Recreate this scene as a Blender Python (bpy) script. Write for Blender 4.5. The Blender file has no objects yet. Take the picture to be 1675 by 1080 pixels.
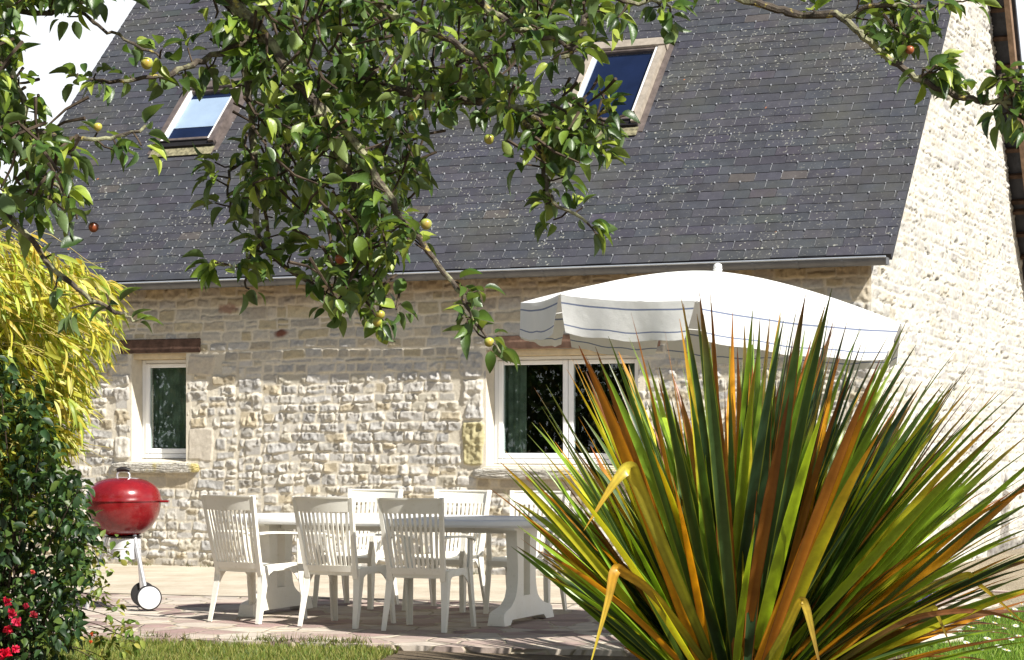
import bpy, math, random
import numpy as np
from mathutils import Vector, Matrix

# ---------------------------------------------------------------- camera, sky, sun
scn = bpy.context.scene
CAMH = 1.37
FPX, CX, HY = 3461.0, 837.5, 720.0          # focal length, centre and eye level, in photo pixels (1675 x 1080)
cam_d = bpy.data.cameras.new("camera")
cam = bpy.data.objects.new("camera", cam_d)
scn.collection.objects.link(cam)
cam.location = (0, 0, CAMH)
cam.rotation_euler = (math.radians(90), 0, 0)
cam_d.sensor_width = 36.0
cam_d.lens = 36.0 * FPX / 1675.0
cam_d.shift_y = (HY - 540.0) / 1675.0
cam_d.clip_start = 0.05
cam_d.clip_end = 2000
scn.camera = cam

ANG = math.radians(23.6)
U = np.array([math.cos(ANG), -math.sin(ANG), 0.0])
V = np.array([math.sin(ANG), math.cos(ANG), 0.0])
CORNER = np.array([3.379, 19.909, 0.0])
SUN = 0.95 * U - 0.42 * V + np.array([0, 0, 1.0])
SUN = SUN / np.linalg.norm(SUN)

world = bpy.data.worlds.new("World")
scn.world = world
world.use_nodes = True
wn, wl = world.node_tree.nodes, world.node_tree.links
wn.clear()
w_out = wn.new("ShaderNodeOutputWorld")
w_bg = wn.new("ShaderNodeBackground")
w_sky = wn.new("ShaderNodeTexSky")
w_sky.sky_type = 'NISHITA'
w_sky.sun_disc = False
w_sky.sun_elevation = math.asin(SUN[2])
w_sky.sun_rotation = math.atan2(SUN[0], SUN[1])
w_tc = wn.new("ShaderNodeTexCoord")
w_map = wn.new("ShaderNodeMapping")
w_map.inputs['Scale'].default_value = (1, 1, 2.2)
w_no = wn.new("ShaderNodeTexNoise")
w_no.inputs['Scale'].default_value = 2.3
w_no.inputs['Detail'].default_value = 8
w_no.inputs['Roughness'].default_value = 0.55
w_cr = wn.new("ShaderNodeValToRGB")
w_cr.color_ramp.elements[0].position = 0.34
w_cr.color_ramp.elements[1].position = 0.50
w_mix = wn.new("ShaderNodeMixRGB")
w_mix.inputs[2].default_value = (13.5, 13.9, 14.4, 1)
wl.new(w_tc.outputs['Generated'], w_map.inputs['Vector'])
wl.new(w_map.outputs[0], w_no.inputs['Vector'])
wl.new(w_no.outputs['Fac'], w_cr.inputs[0])
w_sep = wn.new("ShaderNodeSeparateXYZ")              # cloud bank low over the horizon, clear blue above
wl.new(w_tc.outputs['Generated'], w_sep.inputs[0])
w_lo = wn.new("ShaderNodeMapRange")
w_lo.inputs[1].default_value = 0.30; w_lo.inputs[2].default_value = 0.48
w_lo.inputs[3].default_value = 1.0; w_lo.inputs[4].default_value = 0.0
wl.new(w_sep.outputs[2], w_lo.inputs[0])
w_mul = wn.new("ShaderNodeMath"); w_mul.operation = 'MULTIPLY'
wl.new(w_cr.outputs[0], w_mul.inputs[0]); wl.new(w_lo.outputs[0], w_mul.inputs[1])
wl.new(w_mul.outputs[0], w_mix.inputs[0])
wl.new(w_sky.outputs[0], w_mix.inputs[1])
wl.new(w_mix.outputs[0], w_bg.inputs['Color'])
w_bg.inputs['Strength'].default_value = 0.046
wl.new(w_bg.outputs[0], w_out.inputs['Surface'])

sun_d = bpy.data.lights.new("sun", 'SUN')
sun_d.energy = 5.0
sun_d.angle = math.radians(0.5)
sun_d.color = (1.0, 0.965, 0.905)
sun = bpy.data.objects.new("sun", sun_d)
scn.collection.objects.link(sun)
sun.location = (8, -8, 12)
sun.rotation_euler = Vector(SUN).to_track_quat('Z', 'Y').to_euler()

scn.view_settings.view_transform = 'Standard'
scn.view_settings.look = 'None'
scn.view_settings.exposure = 0.87
scn.view_settings.gamma = 1.0

# ---------------------------------------------------------------- helpers
rng = np.random.default_rng(7)
random.seed(7)
COL = scn.collection

def P(px, py, Y):
    """real point seen at photo pixel (px, py) at distance Y along the view"""
    return np.array([(px - CX) / FPX * Y, Y, CAMH - (py - HY) / FPX * Y])

def G(px, py, z=0.0):
    Y = (CAMH - z) * FPX / (py - HY)
    return np.array([(px - CX) / FPX * Y, Y, z])

def W(u, v, z=0.0):
    return CORNER + u * U + v * V + np.array([0, 0, z])

def tag(o, label=None, cat=None, group=None, kind=None):
    if label: o['label'] = label
    if cat: o['category'] = cat
    if group: o['group'] = group
    if kind: o['kind'] = kind
    return o

def empty(name, loc, rotz=0.0, label=None, cat=None, group=None):
    o = bpy.data.objects.new(name, None)
    COL.objects.link(o)
    o.location = tuple(loc)
    o.rotation_euler = (0, 0, rotz)
    o.empty_display_size = 0.2
    return tag(o, label, cat, group)

def mesh_np(name, verts, faces, mats, parent=None, midx=None, col=None, smooth=False):
    """verts (N,3); faces: (M,3|4) array, or list of tuples"""
    me = bpy.data.meshes.new(name)
    verts = np.asarray(verts, dtype=np.float32)
    if isinstance(faces, np.ndarray):
        m, k = faces.shape
        me.vertices.add(len(verts)); me.vertices.foreach_set('co', verts.ravel())
        me.loops.add(m * k); me.loops.foreach_set('vertex_index', faces.astype(np.int32).ravel())
        me.polygons.add(m)
        me.polygons.foreach_set('loop_start', np.arange(0, m * k, k, dtype=np.int32))
        me.polygons.foreach_set('loop_total', np.full(m, k, dtype=np.int32))
        me.update(calc_edges=True)
    else:
        me.from_pydata([tuple(map(float, v)) for v in verts], [], faces)
        me.update()
    if midx is not None:
        me.polygons.foreach_set('material_index', np.asarray(midx, dtype=np.int32))
    me.polygons.foreach_set('use_smooth', np.full(len(me.polygons), smooth is True, dtype=bool))
    if col is not None:
        a = me.color_attributes.new('Col', 'FLOAT_COLOR', 'POINT')
        c = np.ones((len(verts), 4), dtype=np.float32); c[:, :3] = col
        a.data.foreach_set('color', c.ravel())
    for m_ in (mats if isinstance(mats, (list, tuple)) else [mats]):
        me.materials.append(m_)
    me.validate()
    o = bpy.data.objects.new(name, me)
    COL.objects.link(o)
    if parent is not None: o.parent = parent
    return o

class MB:
    """collects shapes that become ONE mesh"""
    def __init__(s): s.v = []; s.f = []; s.m = []; s.c = []; s.col = (1, 1, 1)
    def add(s, vs, fs, mi=0, col=None):
        b = len(s.v)
        s.v += [tuple(map(float, p)) for p in vs]
        s.f += [tuple(b + i for i in f) for f in fs]
        s.m += [mi] * len(fs)
        s.c += [tuple(col if col is not None else s.col)] * len(vs)
    def hexa(s, p, mi=0):
        """8 points: bottom ring 0-3 then top ring 4-7"""
        s.add(p, [(0, 3, 2, 1), (4, 5, 6, 7), (0, 1, 5, 4), (1, 2, 6, 5), (2, 3, 7, 6), (3, 0, 4, 7)], mi)
    def box(s, x0, x1, y0, y1, z0, z1, mi=0, bev=0.0):
        if bev <= 0:
            s.hexa([(x0, y0, z0), (x1, y0, z0), (x1, y1, z0), (x0, y1, z0), (x0, y0, z1), (x1, y0, z1), (x1, y1, z1), (x0, y1, z1)], mi)
            return
        b = min(bev, (x1 - x0) * .45, (y1 - y0) * .45, (z1 - z0) * .45)
        rings = []
        for z, i in ((z0, b), (z0 + b, 0), (z1 - b, 0), (z1, b)):
            r = []
            X0, X1, Y0, Y1 = x0 + i, x1 - i, y0 + i, y1 - i
            for (x, y) in ((X0 + b, Y0), (X1 - b, Y0), (X1, Y0 + b), (X1, Y1 - b), (X1 - b, Y1), (X0 + b, Y1), (X0, Y1 - b), (X0, Y0 + b)):
                r.append((x, y, z))
            rings.append(r)
        s.loft(rings, mi, True)
    def loft(s, rings, mi=0, caps=True, closed=True):
        n = len(rings[0]); vs = [p for r in rings for p in r]; fs = []
        for i in range(len(rings) - 1):
            for j in range(n if closed else n - 1):
                k = (j + 1) % n
                fs.append((i * n + j, i * n + k, (i + 1) * n + k, (i + 1) * n + j))
        if caps and closed:
            fs.append(tuple(range(n - 1, -1, -1)))
            fs.append(tuple((len(rings) - 1) * n + j for j in range(n)))
        s.add(vs, fs, mi)
    def tube(s, pts, radii, n=8, mi=0, caps=True):
        pts = [np.array(p, dtype=float) for p in pts]
        if np.isscalar(radii): radii = [radii] * len(pts)
        rings = []; up = None
        for i, p in enumerate(pts):
            d = pts[min(i + 1, len(pts) - 1)] - pts[max(i - 1, 0)]
            d = d / (np.linalg.norm(d) + 1e-9)
            if up is None:
                up = np.array([0, 0, 1.0]) if abs(d[2]) < .9 else np.array([1.0, 0, 0])
            a = np.cross(d, up); a /= np.linalg.norm(a) + 1e-9
            b = np.cross(a, d); up = b
            r = radii[i]
            rings.append([p + r * (math.cos(t) * a + math.sin(t) * b) for t in np.linspace(0, 2 * math.pi, n, endpoint=False)])
        s.loft(rings, mi, caps)
    def lathe(s, prof, c=(0, 0, 0), n=32, mi=0, caps=True):
        rings = [[(c[0] + r * math.cos(t), c[1] + r * math.sin(t), c[2] + z) for t in np.linspace(0, 2 * math.pi, n, endpoint=False)] for r, z in prof]
        s.loft(rings, mi, caps)
    def build(s, name, mats, parent=None, smooth=False, col=False):
        o = mesh_np(name, np.array(s.v), s.f, mats, parent, s.m, np.array(s.c) if col else None)
        if smooth:
            me = o.data
            me.polygons.foreach_set('use_smooth', np.ones(len(me.polygons), dtype=bool))
            try: me.set_sharp_from_angle(angle=math.radians(smooth if smooth is not True else 40))
            except Exception: pass
        return o

def smooth_line(pts, n=4):
    """Catmull-Rom through points of any dimension"""
    p = np.array(pts, dtype=float)
    q = np.vstack([2 * p[0] - p[1], p, 2 * p[-1] - p[-2]])
    out = []
    for i in range(1, len(q) - 2):
        for k in range(n):
            t = k / n
            out.append(.5 * ((2 * q[i]) + (-q[i - 1] + q[i + 1]) * t + (2 * q[i - 1] - 5 * q[i] + 4 * q[i + 1] - q[i + 2]) * t * t + (-q[i - 1] + 3 * q[i] - 3 * q[i + 1] + q[i + 2]) * t ** 3))
    out.append(p[-1])
    return np.array(out)

def noise2(shape, cell, seed):
    """smooth value noise on a grid, cell size in samples (cy, cx), values about -1..1"""
    r = np.random.default_rng(seed)
    ny, nx = shape; cy, cx = cell
    gy, gx = int(ny / cy) + 3, int(nx / cx) + 3
    g = r.uniform(-1, 1, (gy, gx))
    y = np.arange(ny) / cy; x = np.arange(nx) / cx
    yi = y.astype(int); xi = x.astype(int)
    fy = (y - yi); fx = (x - xi)
    fy = (fy * fy * (3 - 2 * fy))[:, None]; fx = (fx * fx * (3 - 2 * fx))[None, :]
    a = g[yi][:, xi]; b = g[yi][:, xi + 1]; c = g[yi + 1][:, xi]; d = g[yi + 1][:, xi + 1]
    return (a * (1 - fx) + b * fx) * (1 - fy) + (c * (1 - fx) + d * fx) * fy

def batch(tv, tf, pos, R, scale, cols=None, tcol=None):
    """instances of a template merged: tv (n,3), tf (m,k), pos (N,3), R (N,3,3) columns = axes, scale (N,) or (N,3)"""
    N = len(pos); n = len(tv)
    sc = scale[:, None, None] if scale.ndim == 1 else scale[:, None, :]
    v = np.einsum('nij,nkj->nki', R, tv[None] * sc) + pos[:, None, :]
    f = tf[None] + (np.arange(N) * n)[:, None, None]
    c = None
    if cols is not None:
        c = np.repeat(cols[:, None, :], n, axis=1)
        if tcol is not None: c = c * tcol[None]
        c = c.reshape(-1, 3)
    return v.reshape(-1, 3), f.reshape(-1, tf.shape[1]), c

def frames(d, up):
    """rotation matrices with Y axis = d, Z axis near up"""
    d = d / (np.linalg.norm(d, axis=1, keepdims=True) + 1e-9)
    x = np.cross(d, up); x /= np.linalg.norm(x, axis=1, keepdims=True) + 1e-9
    z = np.cross(x, d)
    return np.stack([x, d, z], axis=2)

def leaf_template(w=.5, curl=.3, fold=.25, ts=(0, .12, .3, .5, .7, .87, 1), power=.8, skew=.85):
    v = []; f = []
    for t in ts:
        wid = w * .5 * (math.sin(math.pi * min(1, t ** skew)) ** power) if 0 < t < 1 else .012
        y = t; z = -curl * t * t
        v += [(-wid, y, z + fold * wid), (0, y, z), (wid, y, z + fold * wid)]
    for i in range(len(ts) - 1):
        a = i * 3
        f += [(a, a + 1, a + 4, a + 3), (a + 1, a + 2, a + 5, a + 4)]
    return np.array(v), np.array(f)

# ---------------------------------------------------------------- materials
def new_mat(name):
    m = bpy.data.materials.new(name); m.use_nodes = True
    nt = m.node_tree; nt.nodes.clear()
    out = nt.nodes.new('ShaderNodeOutputMaterial')
    b = nt.nodes.new('ShaderNodeBsdfPrincipled')
    nt.links.new(b.outputs[0], out.inputs[0])
    return m, nt, b, out

def nd(nt, t, **kw):
    n = nt.nodes.new(t)
    for k, v in kw.items():
        if k in n.inputs: n.inputs[k].default_value = v
        else: setattr(n, k, v)
    return n

def tex_co(nt, scale=(1, 1, 1)):
    tc = nt.nodes.new('ShaderNodeTexCoord'); mp = nt.nodes.new('ShaderNodeMapping')
    mp.inputs['Scale'].default_value = scale
    nt.links.new(tc.outputs['Object'], mp.inputs['Vector'])
    return mp.outputs[0]

def ramp(nt, src, stops):
    r = nt.nodes.new('ShaderNodeValToRGB')
    el = r.color_ramp.elements
    while len(el) < len(stops): el.new(0.5)
    for e, (p, c) in zip(el, stops):
        e.position = p; e.color = (c[0], c[1], c[2], 1) if not np.isscalar(c) else (c, c, c, 1)
    nt.links.new(src, r.inputs[0])
    return r.outputs[0]

def mixc(nt, fac, a, b, mode='MIX'):
    m = nt.nodes.new('ShaderNodeMixRGB'); m.blend_type = mode
    for i, s in ((0, fac), (1, a), (2, b)):
        if hasattr(s, 'links') or hasattr(s, 'is_output'): nt.links.new(s, m.inputs[i])
        elif np.isscalar(s): m.inputs[i].default_value = s
        else: m.inputs[i].default_value = (s[0], s[1], s[2], 1)
    return m.outputs[0]

def noise(nt, vec, scale, detail=5, rough=.55, dist=0):
    n = nd(nt, 'ShaderNodeTexNoise', Scale=scale, Detail=detail, Roughness=rough, Distortion=dist)
    if vec is not None: nt.links.new(vec, n.inputs['Vector'])
    return n.outputs['Fac']

def bump(nt, b, h, strength=.5, dist=.01):
    n = nt.nodes.new('ShaderNodeBump'); n.inputs['Strength'].default_value = strength; n.inputs['Distance'].default_value = dist
    nt.links.new(h, n.inputs['Height']); nt.links.new(n.outputs[0], b.inputs['Normal'])

def simple(name, col, rough=.5, metal=0, spec=.5, var=.12, nscale=12, bumpd=0.0, bscale=60):
    m, nt, b, out = new_mat(name)
    v = tex_co(nt)
    f = noise(nt, v, nscale, 6, .6)
    dark = tuple(c * (1 - var * 1.6) for c in col); lite = tuple(min(1, c * (1 + var)) for c in col)
    nt.links.new(ramp(nt, f, [(.3, dark), (.7, lite)]), b.inputs['Base Color'])
    b.inputs['Roughness'].default_value = rough; b.inputs['Metallic'].default_value = metal
    b.inputs['Specular IOR Level'].default_value = spec
    if bumpd: bump(nt, b, noise(nt, v, bscale, 4), .6, bumpd)
    return m

def attr_mat(name, rough=.8, spec=.2, var=.2, nscale=30, bumpd=.004, bscale=90, transl=0.0, tcol=(1, 1, 1), under=None, gloss=None):
    m, nt, b, out = new_mat(name)
    at = nt.nodes.new('ShaderNodeAttribute'); at.attribute_name = 'Col'
    v = tex_co(nt)
    f = noise(nt, v, nscale, 6, .6)
    mul = ramp(nt, f, [(.25, 1 - var), (.75, 1 + var * .6)])
    c = mixc(nt, 1.0, at.outputs['Color'], mul, 'MULTIPLY')
    if under is not None:
        ge = nt.nodes.new('ShaderNodeNewGeometry')
        c = mixc(nt, ge.outputs['Backfacing'], c, mixc(nt, .55, c, under))
    nt.links.new(c, b.inputs['Base Color'])
    b.inputs['Roughness'].default_value = rough; b.inputs['Specular IOR Level'].default_value = spec
    if bumpd: bump(nt, b, noise(nt, v, bscale, 4, .65), .8, bumpd)
    if transl > 0:
        t = nt.nodes.new('ShaderNodeBsdfTranslucent')
        nt.links.new(mixc(nt, 1.0, c, tcol, 'MULTIPLY'), t.inputs['Color'])
        mx = nt.nodes.new('ShaderNodeMixShader'); mx.inputs[0].default_value = transl
        nt.links.new(b.outputs[0], mx.inputs[1]); nt.links.new(t.outputs[0], mx.inputs[2])
        nt.links.new(mx.outputs[0], out.inputs[0])
    return m

def glass_mat(name, tint=(.9, .95, 1), rough=.0, base_ref=.08):
    m = bpy.data.materials.new(name); m.use_nodes = True
    nt = m.node_tree; nt.nodes.clear()
    out = nt.nodes.new('ShaderNodeOutputMaterial')
    g = nt.nodes.new('ShaderNodeBsdfGlossy'); g.inputs['Roughness'].default_value = rough
    t = nt.nodes.new('ShaderNodeBsdfTransparent'); t.inputs['Color'].default_value = (*tint, 1)
    lw = nt.nodes.new('ShaderNodeLayerWeight'); lw.inputs['Blend'].default_value = .5
    pw = nd(nt, 'ShaderNodeMath', operation='POWER'); pw.inputs[1].default_value = 4.0
    nt.links.new(lw.outputs['Facing'], pw.inputs[0])
    ad = nd(nt, 'ShaderNodeMath', operation='ADD'); ad.inputs[1].default_value = base_ref + .04; ad.use_clamp = True
    nt.links.new(pw.outputs[0], ad.inputs[0])
    mx = nt.nodes.new('ShaderNodeMixShader')
    nt.links.new(ad.outputs[0], mx.inputs[0]); nt.links.new(t.outputs[0], mx.inputs[1]); nt.links.new(g.outputs[0], mx.inputs[2])
    nt.links.new(mx.outputs[0], out.inputs[0])
    return m

M = {}
M['stone'] = attr_mat('rubble stone', .9, .15, .16, 40, .006, 120)
M['plaster'] = simple('lime plaster', (.62, .57, .47), .9, 0, .1, .08, 9, .004, 70)
M['pvc'] = simple('white window plastic', (.82, .83, .84), .3, 0, .5, .02, 5)
M['wood_lintel'] = simple('lintel oak', (.105, .062, .045), .75, 0, .2, .3, 14, .006, 40)
M['wood_lintel2'] = simple('reddish lintel oak', (.26, .16, .115), .75, 0, .2, .25, 12, .006, 40)
M['wood_pale'] = simple('pale lintel board', (.62, .50, .32), .7, 0, .2, .12, 9, .003, 40)
M['wood_barge'] = simple('barge board', (.25, .165, .11), .7, 0, .2, .25, 10, .004, 40)
M['dark_wood'] = simple('dark soffit timber', (.07, .04, .025), .8, 0, .2, .4, 9, .004, 40)
M['zinc'] = simple('zinc gutter', (.13, .13, .135), .42, .45, .5, .12, 6, .001, 50)
M['zinc_rim'] = simple('bright zinc rim', (.62, .66, .70), .3, .6, .5, .05, 6)
M['glass'] = glass_mat('window glass', (.85, .92, .90), 0.0, .05)
M['sky_glass'] = glass_mat('skylight glass', (.75, .85, 1.0), 0.0, .10)
M['room'] = simple('dark room', (.012, .012, .011), .9, 0, .1, .3, 3)
M['blue_room'] = simple('dark blue blind', (.012, .018, .045), .8, 0, .1, .2, 3)
M['blind'] = simple('pale blue blind', (.62, .63, .60), .8, 0, .1, .06, 4)
M['curtain'] = simple('grey green net curtain', (.16, .19, .15), .9, 0, .1, .3, 7)
M['clad'] = simple('beige skylight cladding', (.36, .31, .25), .5, .15, .4, .18, 12, .002, 60)
M['clad_dark'] = simple('brown skylight cladding', (.13, .105, .095), .5, .15, .4, .25, 12, .002, 60)
M['black_seal'] = simple('black seal', (.012, .011, .012), .6, 0, .3, .2, 10)
M['sash'] = simple('pale sash', (.72, .70, .66), .4, 0, .4, .05, 8)
M['apron'] = simple('lichen stained lead apron', (.22, .20, .12), .8, 0, .2, .45, 22, .003, 60)
M['plastic'] = simple('white garden plastic', (.78, .74, .61), .42, 0, .4, .06, 9, .0006, 160)
def plastic_mat():
    m, nt, b, out = new_mat('weathered white garden plastic')
    v = tex_co(nt); oi = nt.nodes.new('ShaderNodeObjectInfo')
    c = ramp(nt, noise(nt, v, 7, 6, .6), [(.3, (.77, .745, .65)), (.7, (.82, .80, .72))])
    c = mixc(nt, ramp(nt, noise(nt, v, 26, 6, .75), [(.56, 0.0), (.78, .55)]), c, (.50, .45, .32))
    c = mixc(nt, 1, c, ramp(nt, oi.outputs['Random'], [(0, .93), (1, 1.04)]), 'MULTIPLY')
    nt.links.new(c, b.inputs['Base Color'])
    nt.links.new(ramp(nt, noise(nt, v, 14, 5), [(.3, .28), (.8, .5)]), b.inputs['Roughness'])
    bump(nt, b, noise(nt, v, 160, 3), .5, .0006)
    return m
M['plastic'] = plastic_mat()
M['plastic_top'] = simple('white table plastic', (.80, .80, .79), .35, 0, .45, .03, 5)
M['alu'] = simple('aluminium', (.74, .75, .77), .35, .75, .5, .08, 14)
M['alu_pale'] = simple('pale wheel cap', (.62, .62, .63), .4, .1, .5, .05, 8)
M['rubber'] = simple('black rubber', (.018, .017, .017), .6, 0, .3, .2, 10)
M['black_plastic'] = simple('black handle plastic', (.02, .016, .014), .35, 0, .5, .2, 10)

def enamel():
    m, nt, b, out = new_mat('red enamel')
    v = tex_co(nt)
    c = ramp(nt, noise(nt, v, 7, 7, .65), [(.3, (.13, .006, .008)), (.7, (.22, .009, .011))])
    dust = ramp(nt, noise(nt, v, 60, 4, .7), [(.60, 0.0), (.82, .35)])
    c = mixc(nt, dust, c, (.45, .2, .16))
    nt.links.new(c, b.inputs['Base Color'])
    nt.links.new(ramp(nt, noise(nt, v, 20, 5), [(.3, .16), (.8, .34)]), b.inputs['Roughness'])
    b.inputs['Coat Weight'].default_value = .3; b.inputs['Coat Roughness'].default_value = .12
    return m
M['enamel'] = enamel()

def canvas(name, col, transl=.22):
    m, nt, b, out = new_mat(name)
    v = tex_co(nt)
    c = ramp(nt, noise(nt, v, 5, 6, .6), [(.3, tuple(x * .93 for x in col)), (.7, col)])
    c = mixc(nt, ramp(nt, noise(nt, v, 17, 6, .7), [(.62, 0.0), (.85, .3)]), c, (.55, .50, .38))
    nt.links.new(c, b.inputs['Base Color'])
    b.inputs['Roughness'].default_value = .9; b.inputs['Specular IOR Level'].default_value = .1
    wv = nd(nt, 'ShaderNodeTexNoise', Scale=260.0, Detail=2)
    nt.links.new(v, wv.inputs['Vector'])
    fold = noise(nt, v, 9, 3, .5)
    h = mixc(nt, .75, wv.outputs['Fac'], fold)
    bump(nt, b, h, .5, .012)
    t = nt.nodes.new('ShaderNodeBsdfTranslucent'); nt.links.new(c, t.inputs['Color'])
    mx = nt.nodes.new('ShaderNodeMixShader'); mx.inputs[0].default_value = transl
    nt.links.new(b.outputs[0], mx.inputs[1]); nt.links.new(t.outputs[0], mx.inputs[2]); nt.links.new(mx.outputs[0], out.inputs[0])
    return m
M['canvas'] = canvas('off white canvas', (.80, .80, .77), .07)
M['canvas_blue'] = canvas('navy stripe canvas', (.20, .24, .36), .1)

def slate_mat():
    m, nt, b, out = new_mat('roof slate')
    at = nt.nodes.new('ShaderNodeAttribute'); at.attribute_name = 'Col'
    v = tex_co(nt)
    c = mixc(nt, 1, at.outputs['Color'], ramp(nt, noise(nt, v, 6, 6, .65), [(.25, .72), (.75, 1.25)]), 'MULTIPLY')
    # greenish-brown algae in patches
    c = mixc(nt, ramp(nt, noise(nt, v, .9, 6, .65), [(.48, 0.0), (.70, .38)]), c, (.082, .080, .050))
    # lichen dots, denser in patches and low on the slope
    pat = ramp(nt, noise(nt, v, 1.3, 4, .6), [(.42, .06), (.60, 1.0)])
    sp = ramp(nt, noise(nt, v, 34, 3, .5), [(.63, 0.0), (.68, 1.0)])
    sp = mixc(nt, 1, sp, pat, 'MULTIPLY')
    c = mixc(nt, sp, c, (.30, .295, .25))
    sp2 = ramp(nt, noise(nt, v, 13, 5, .7), [(.68, 0.0), (.73, .7)])
    c = mixc(nt, mixc(nt, 1, sp2, pat, 'MULTIPLY'), c, (.20, .20, .13))
    sp3 = ramp(nt, noise(nt, v, 9.3, 2, .4), [(.80, 0.0), (.82, .9)])
    c = mixc(nt, sp3, c, (.42, .15, .05))
    nt.links.new(c, b.inputs['Base Color'])
    b.inputs['Roughness'].default_value = .62; b.inputs['Specular IOR Level'].default_value = .35
    bump(nt, b, noise(nt, v, 45, 5, .7), .6, .003)
    return m
M['slate'] = slate_mat()
M['hook'] = simple('bright slate hook', (.55, .56, .58), .3, .5, .5, .05, 8)
M['hook_stem'] = simple('dull hook stem', (.30, .30, .30), .5, .2, .5, .4, 3)
M['slate_plain'] = simple('dark slate edge', (.035, .035, .042), .6, 0, .3, .3, 9, .003, 60)

def bark():
    m, nt, b, out = new_mat('lichened apple bark')
    v = tex_co(nt)
    c = ramp(nt, noise(nt, v, 40, 6, .65), [(.3, (.030, .022, .016)), (.7, (.10, .078, .055))])
    c = mixc(nt, ramp(nt, noise(nt, v, 14, 5, .6), [(.50, 0.0), (.60, .9)]), c, (.30, .30, .17))
    c = mixc(nt, ramp(nt, noise(nt, v, 27, 4, .6), [(.60, 0.0), (.66, .9)]), c, (.42, .34, .07))
    nt.links.new(c, b.inputs['Base Color']); b.inputs['Roughness'].default_value = .9
    bump(nt, b, noise(nt, v, 60, 5, .7), 1, .006)
    return m
M['bark'] = bark()
M['twig'] = simple('twig bark', (.065, .047, .032), .85, 0, .2, .4, 40, .003, 80)
M['leaf'] = attr_mat('apple leaf', .38, .5, .22, 40, .0015, 60, .30, (1.5, 1.5, .5), under=(.17, .24, .11))
M['leaf_dull'] = attr_mat('bush leaf', .45, .4, .2, 30, .0, 60, .30, (1.4, 1.4, .5))
M['crown_leaf'] = attr_mat('crown leaf', .8, .1, .2, 30, .0, 60, .2, (1.4, 1.4, .5))
M['bamboo_leaf'] = attr_mat('bamboo leaf', .42, .4, .15, 30, .0, 60, .42, (1.25, 1.2, .5))
M['flax'] = attr_mat('flax leaf', .36, .5, .16, 22, .0012, 45, .34, (1.35, 1.3, .45))
M['grass'] = attr_mat('grass blade', .5, .3, .1, 20, .0, 60, .30, (1.2, 1.25, .5))
M['petal'] = attr_mat('petal', .5, .3, .08, 30, .0, 60, .3, (1, 1, 1))

def apple_mat():
    m, nt, b, out = new_mat('apple skin')
    v = tex_co(nt)
    at = nt.nodes.new('ShaderNodeAttribute'); at.attribute_name = 'Col'
    c = mixc(nt, ramp(nt, noise(nt, v, 18, 4), [(.5, 0.0), (.75, .8)]), at.outputs['Color'], (.40, .10, .03))
    nt.links.new(c, b.inputs['Base Color']); b.inputs['Roughness'].default_value = .3
    return m
M['apple'] = apple_mat()

# ---------------------------------------------------------------- ground, patio, lawn
def ground_mat():
    m, nt, b, out = new_mat('bare soil and turf')
    v = tex_co(nt)
    c = ramp(nt, noise(nt, v, 2.2, 8, .7), [(.3, (.075, .050, .028)), (.6, (.14, .105, .06)), (.8, (.10, .11, .035))])
    nt.links.new(c, b.inputs['Base Color']); b.inputs['Roughness'].default_value = .95
    bump(nt, b, noise(nt, v, 30, 6, .7), 1, .02)
    return m
def sheet(name, pts, z, mat, thick=0.0):
    vs = [(p[0], p[1], z) for p in pts]; n = len(pts); fs = [tuple(range(n))]
    if thick:
        vs += [(p[0], p[1], z - thick) for p in pts]
        fs += [(i, i + n, (i + 1) % n + n, (i + 1) % n) for i in range(n)]
    o = mesh_np(name, np.array(vs), fs, mat)
    return tag(o, kind='structure')
sheet('ground', [(-400, -200), (400, -200), (400, 600), (-400, 600)], -.036, ground_mat())

def paving_mat():
    m, nt, b, out = new_mat('crazy paving')
    v = tex_co(nt, (1, 1, 1))
    no = nd(nt, 'ShaderNodeTexNoise', Scale=3.0, Detail=3); nt.links.new(v, no.inputs['Vector'])
    vv = nt.nodes.new('ShaderNodeVectorMath'); vv.operation = 'MULTIPLY_ADD'
    nt.links.new(no.outputs['Color'], vv.inputs[0]); vv.inputs[1].default_value = (.12, .12, 0); nt.links.new(v, vv.inputs[2])
    vo = nd(nt, 'ShaderNodeTexVoronoi', Scale=3.6); vo.feature = 'F1'; nt.links.new(vv.outputs[0], vo.inputs['Vector'])
    ve = nd(nt, 'ShaderNodeTexVoronoi', Scale=3.6); ve.feature = 'DISTANCE_TO_EDGE'; nt.links.new(vv.outputs[0], ve.inputs['Vector'])
    sep = nt.nodes.new('ShaderNodeSeparateColor'); nt.links.new(vo.outputs['Color'], sep.inputs[0])
    c = ramp(nt, sep.outputs[0], [(0, (.44, .38, .32)), (.35, (.50, .44, .36)), (.6, (.30, .20, .18)), (.8, (.40, .32, .27)), (1, (.20, .13, .12))])
    c = mixc(nt, 1, c, ramp(nt, noise(nt, v, 6, 7, .7), [(.25, .70), (.75, 1.2)]), 'MULTIPLY')
    j = ramp(nt, ve.outputs['Distance'], [(.015, 1.0), (.05, 0.0)])
    c = mixc(nt, j, c, (.42, .36, .26))
    nt.links.new(c, b.inputs['Base Color']); b.inputs['Roughness'].default_value = .85
    h = mixc(nt, .25, ramp(nt, ve.outputs['Distance'], [(.0, 0.0), (.06, 1.0)]), noise(nt, v, 9, 6, .7))
    bump(nt, b, h, 1, .022)
    return m
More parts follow.
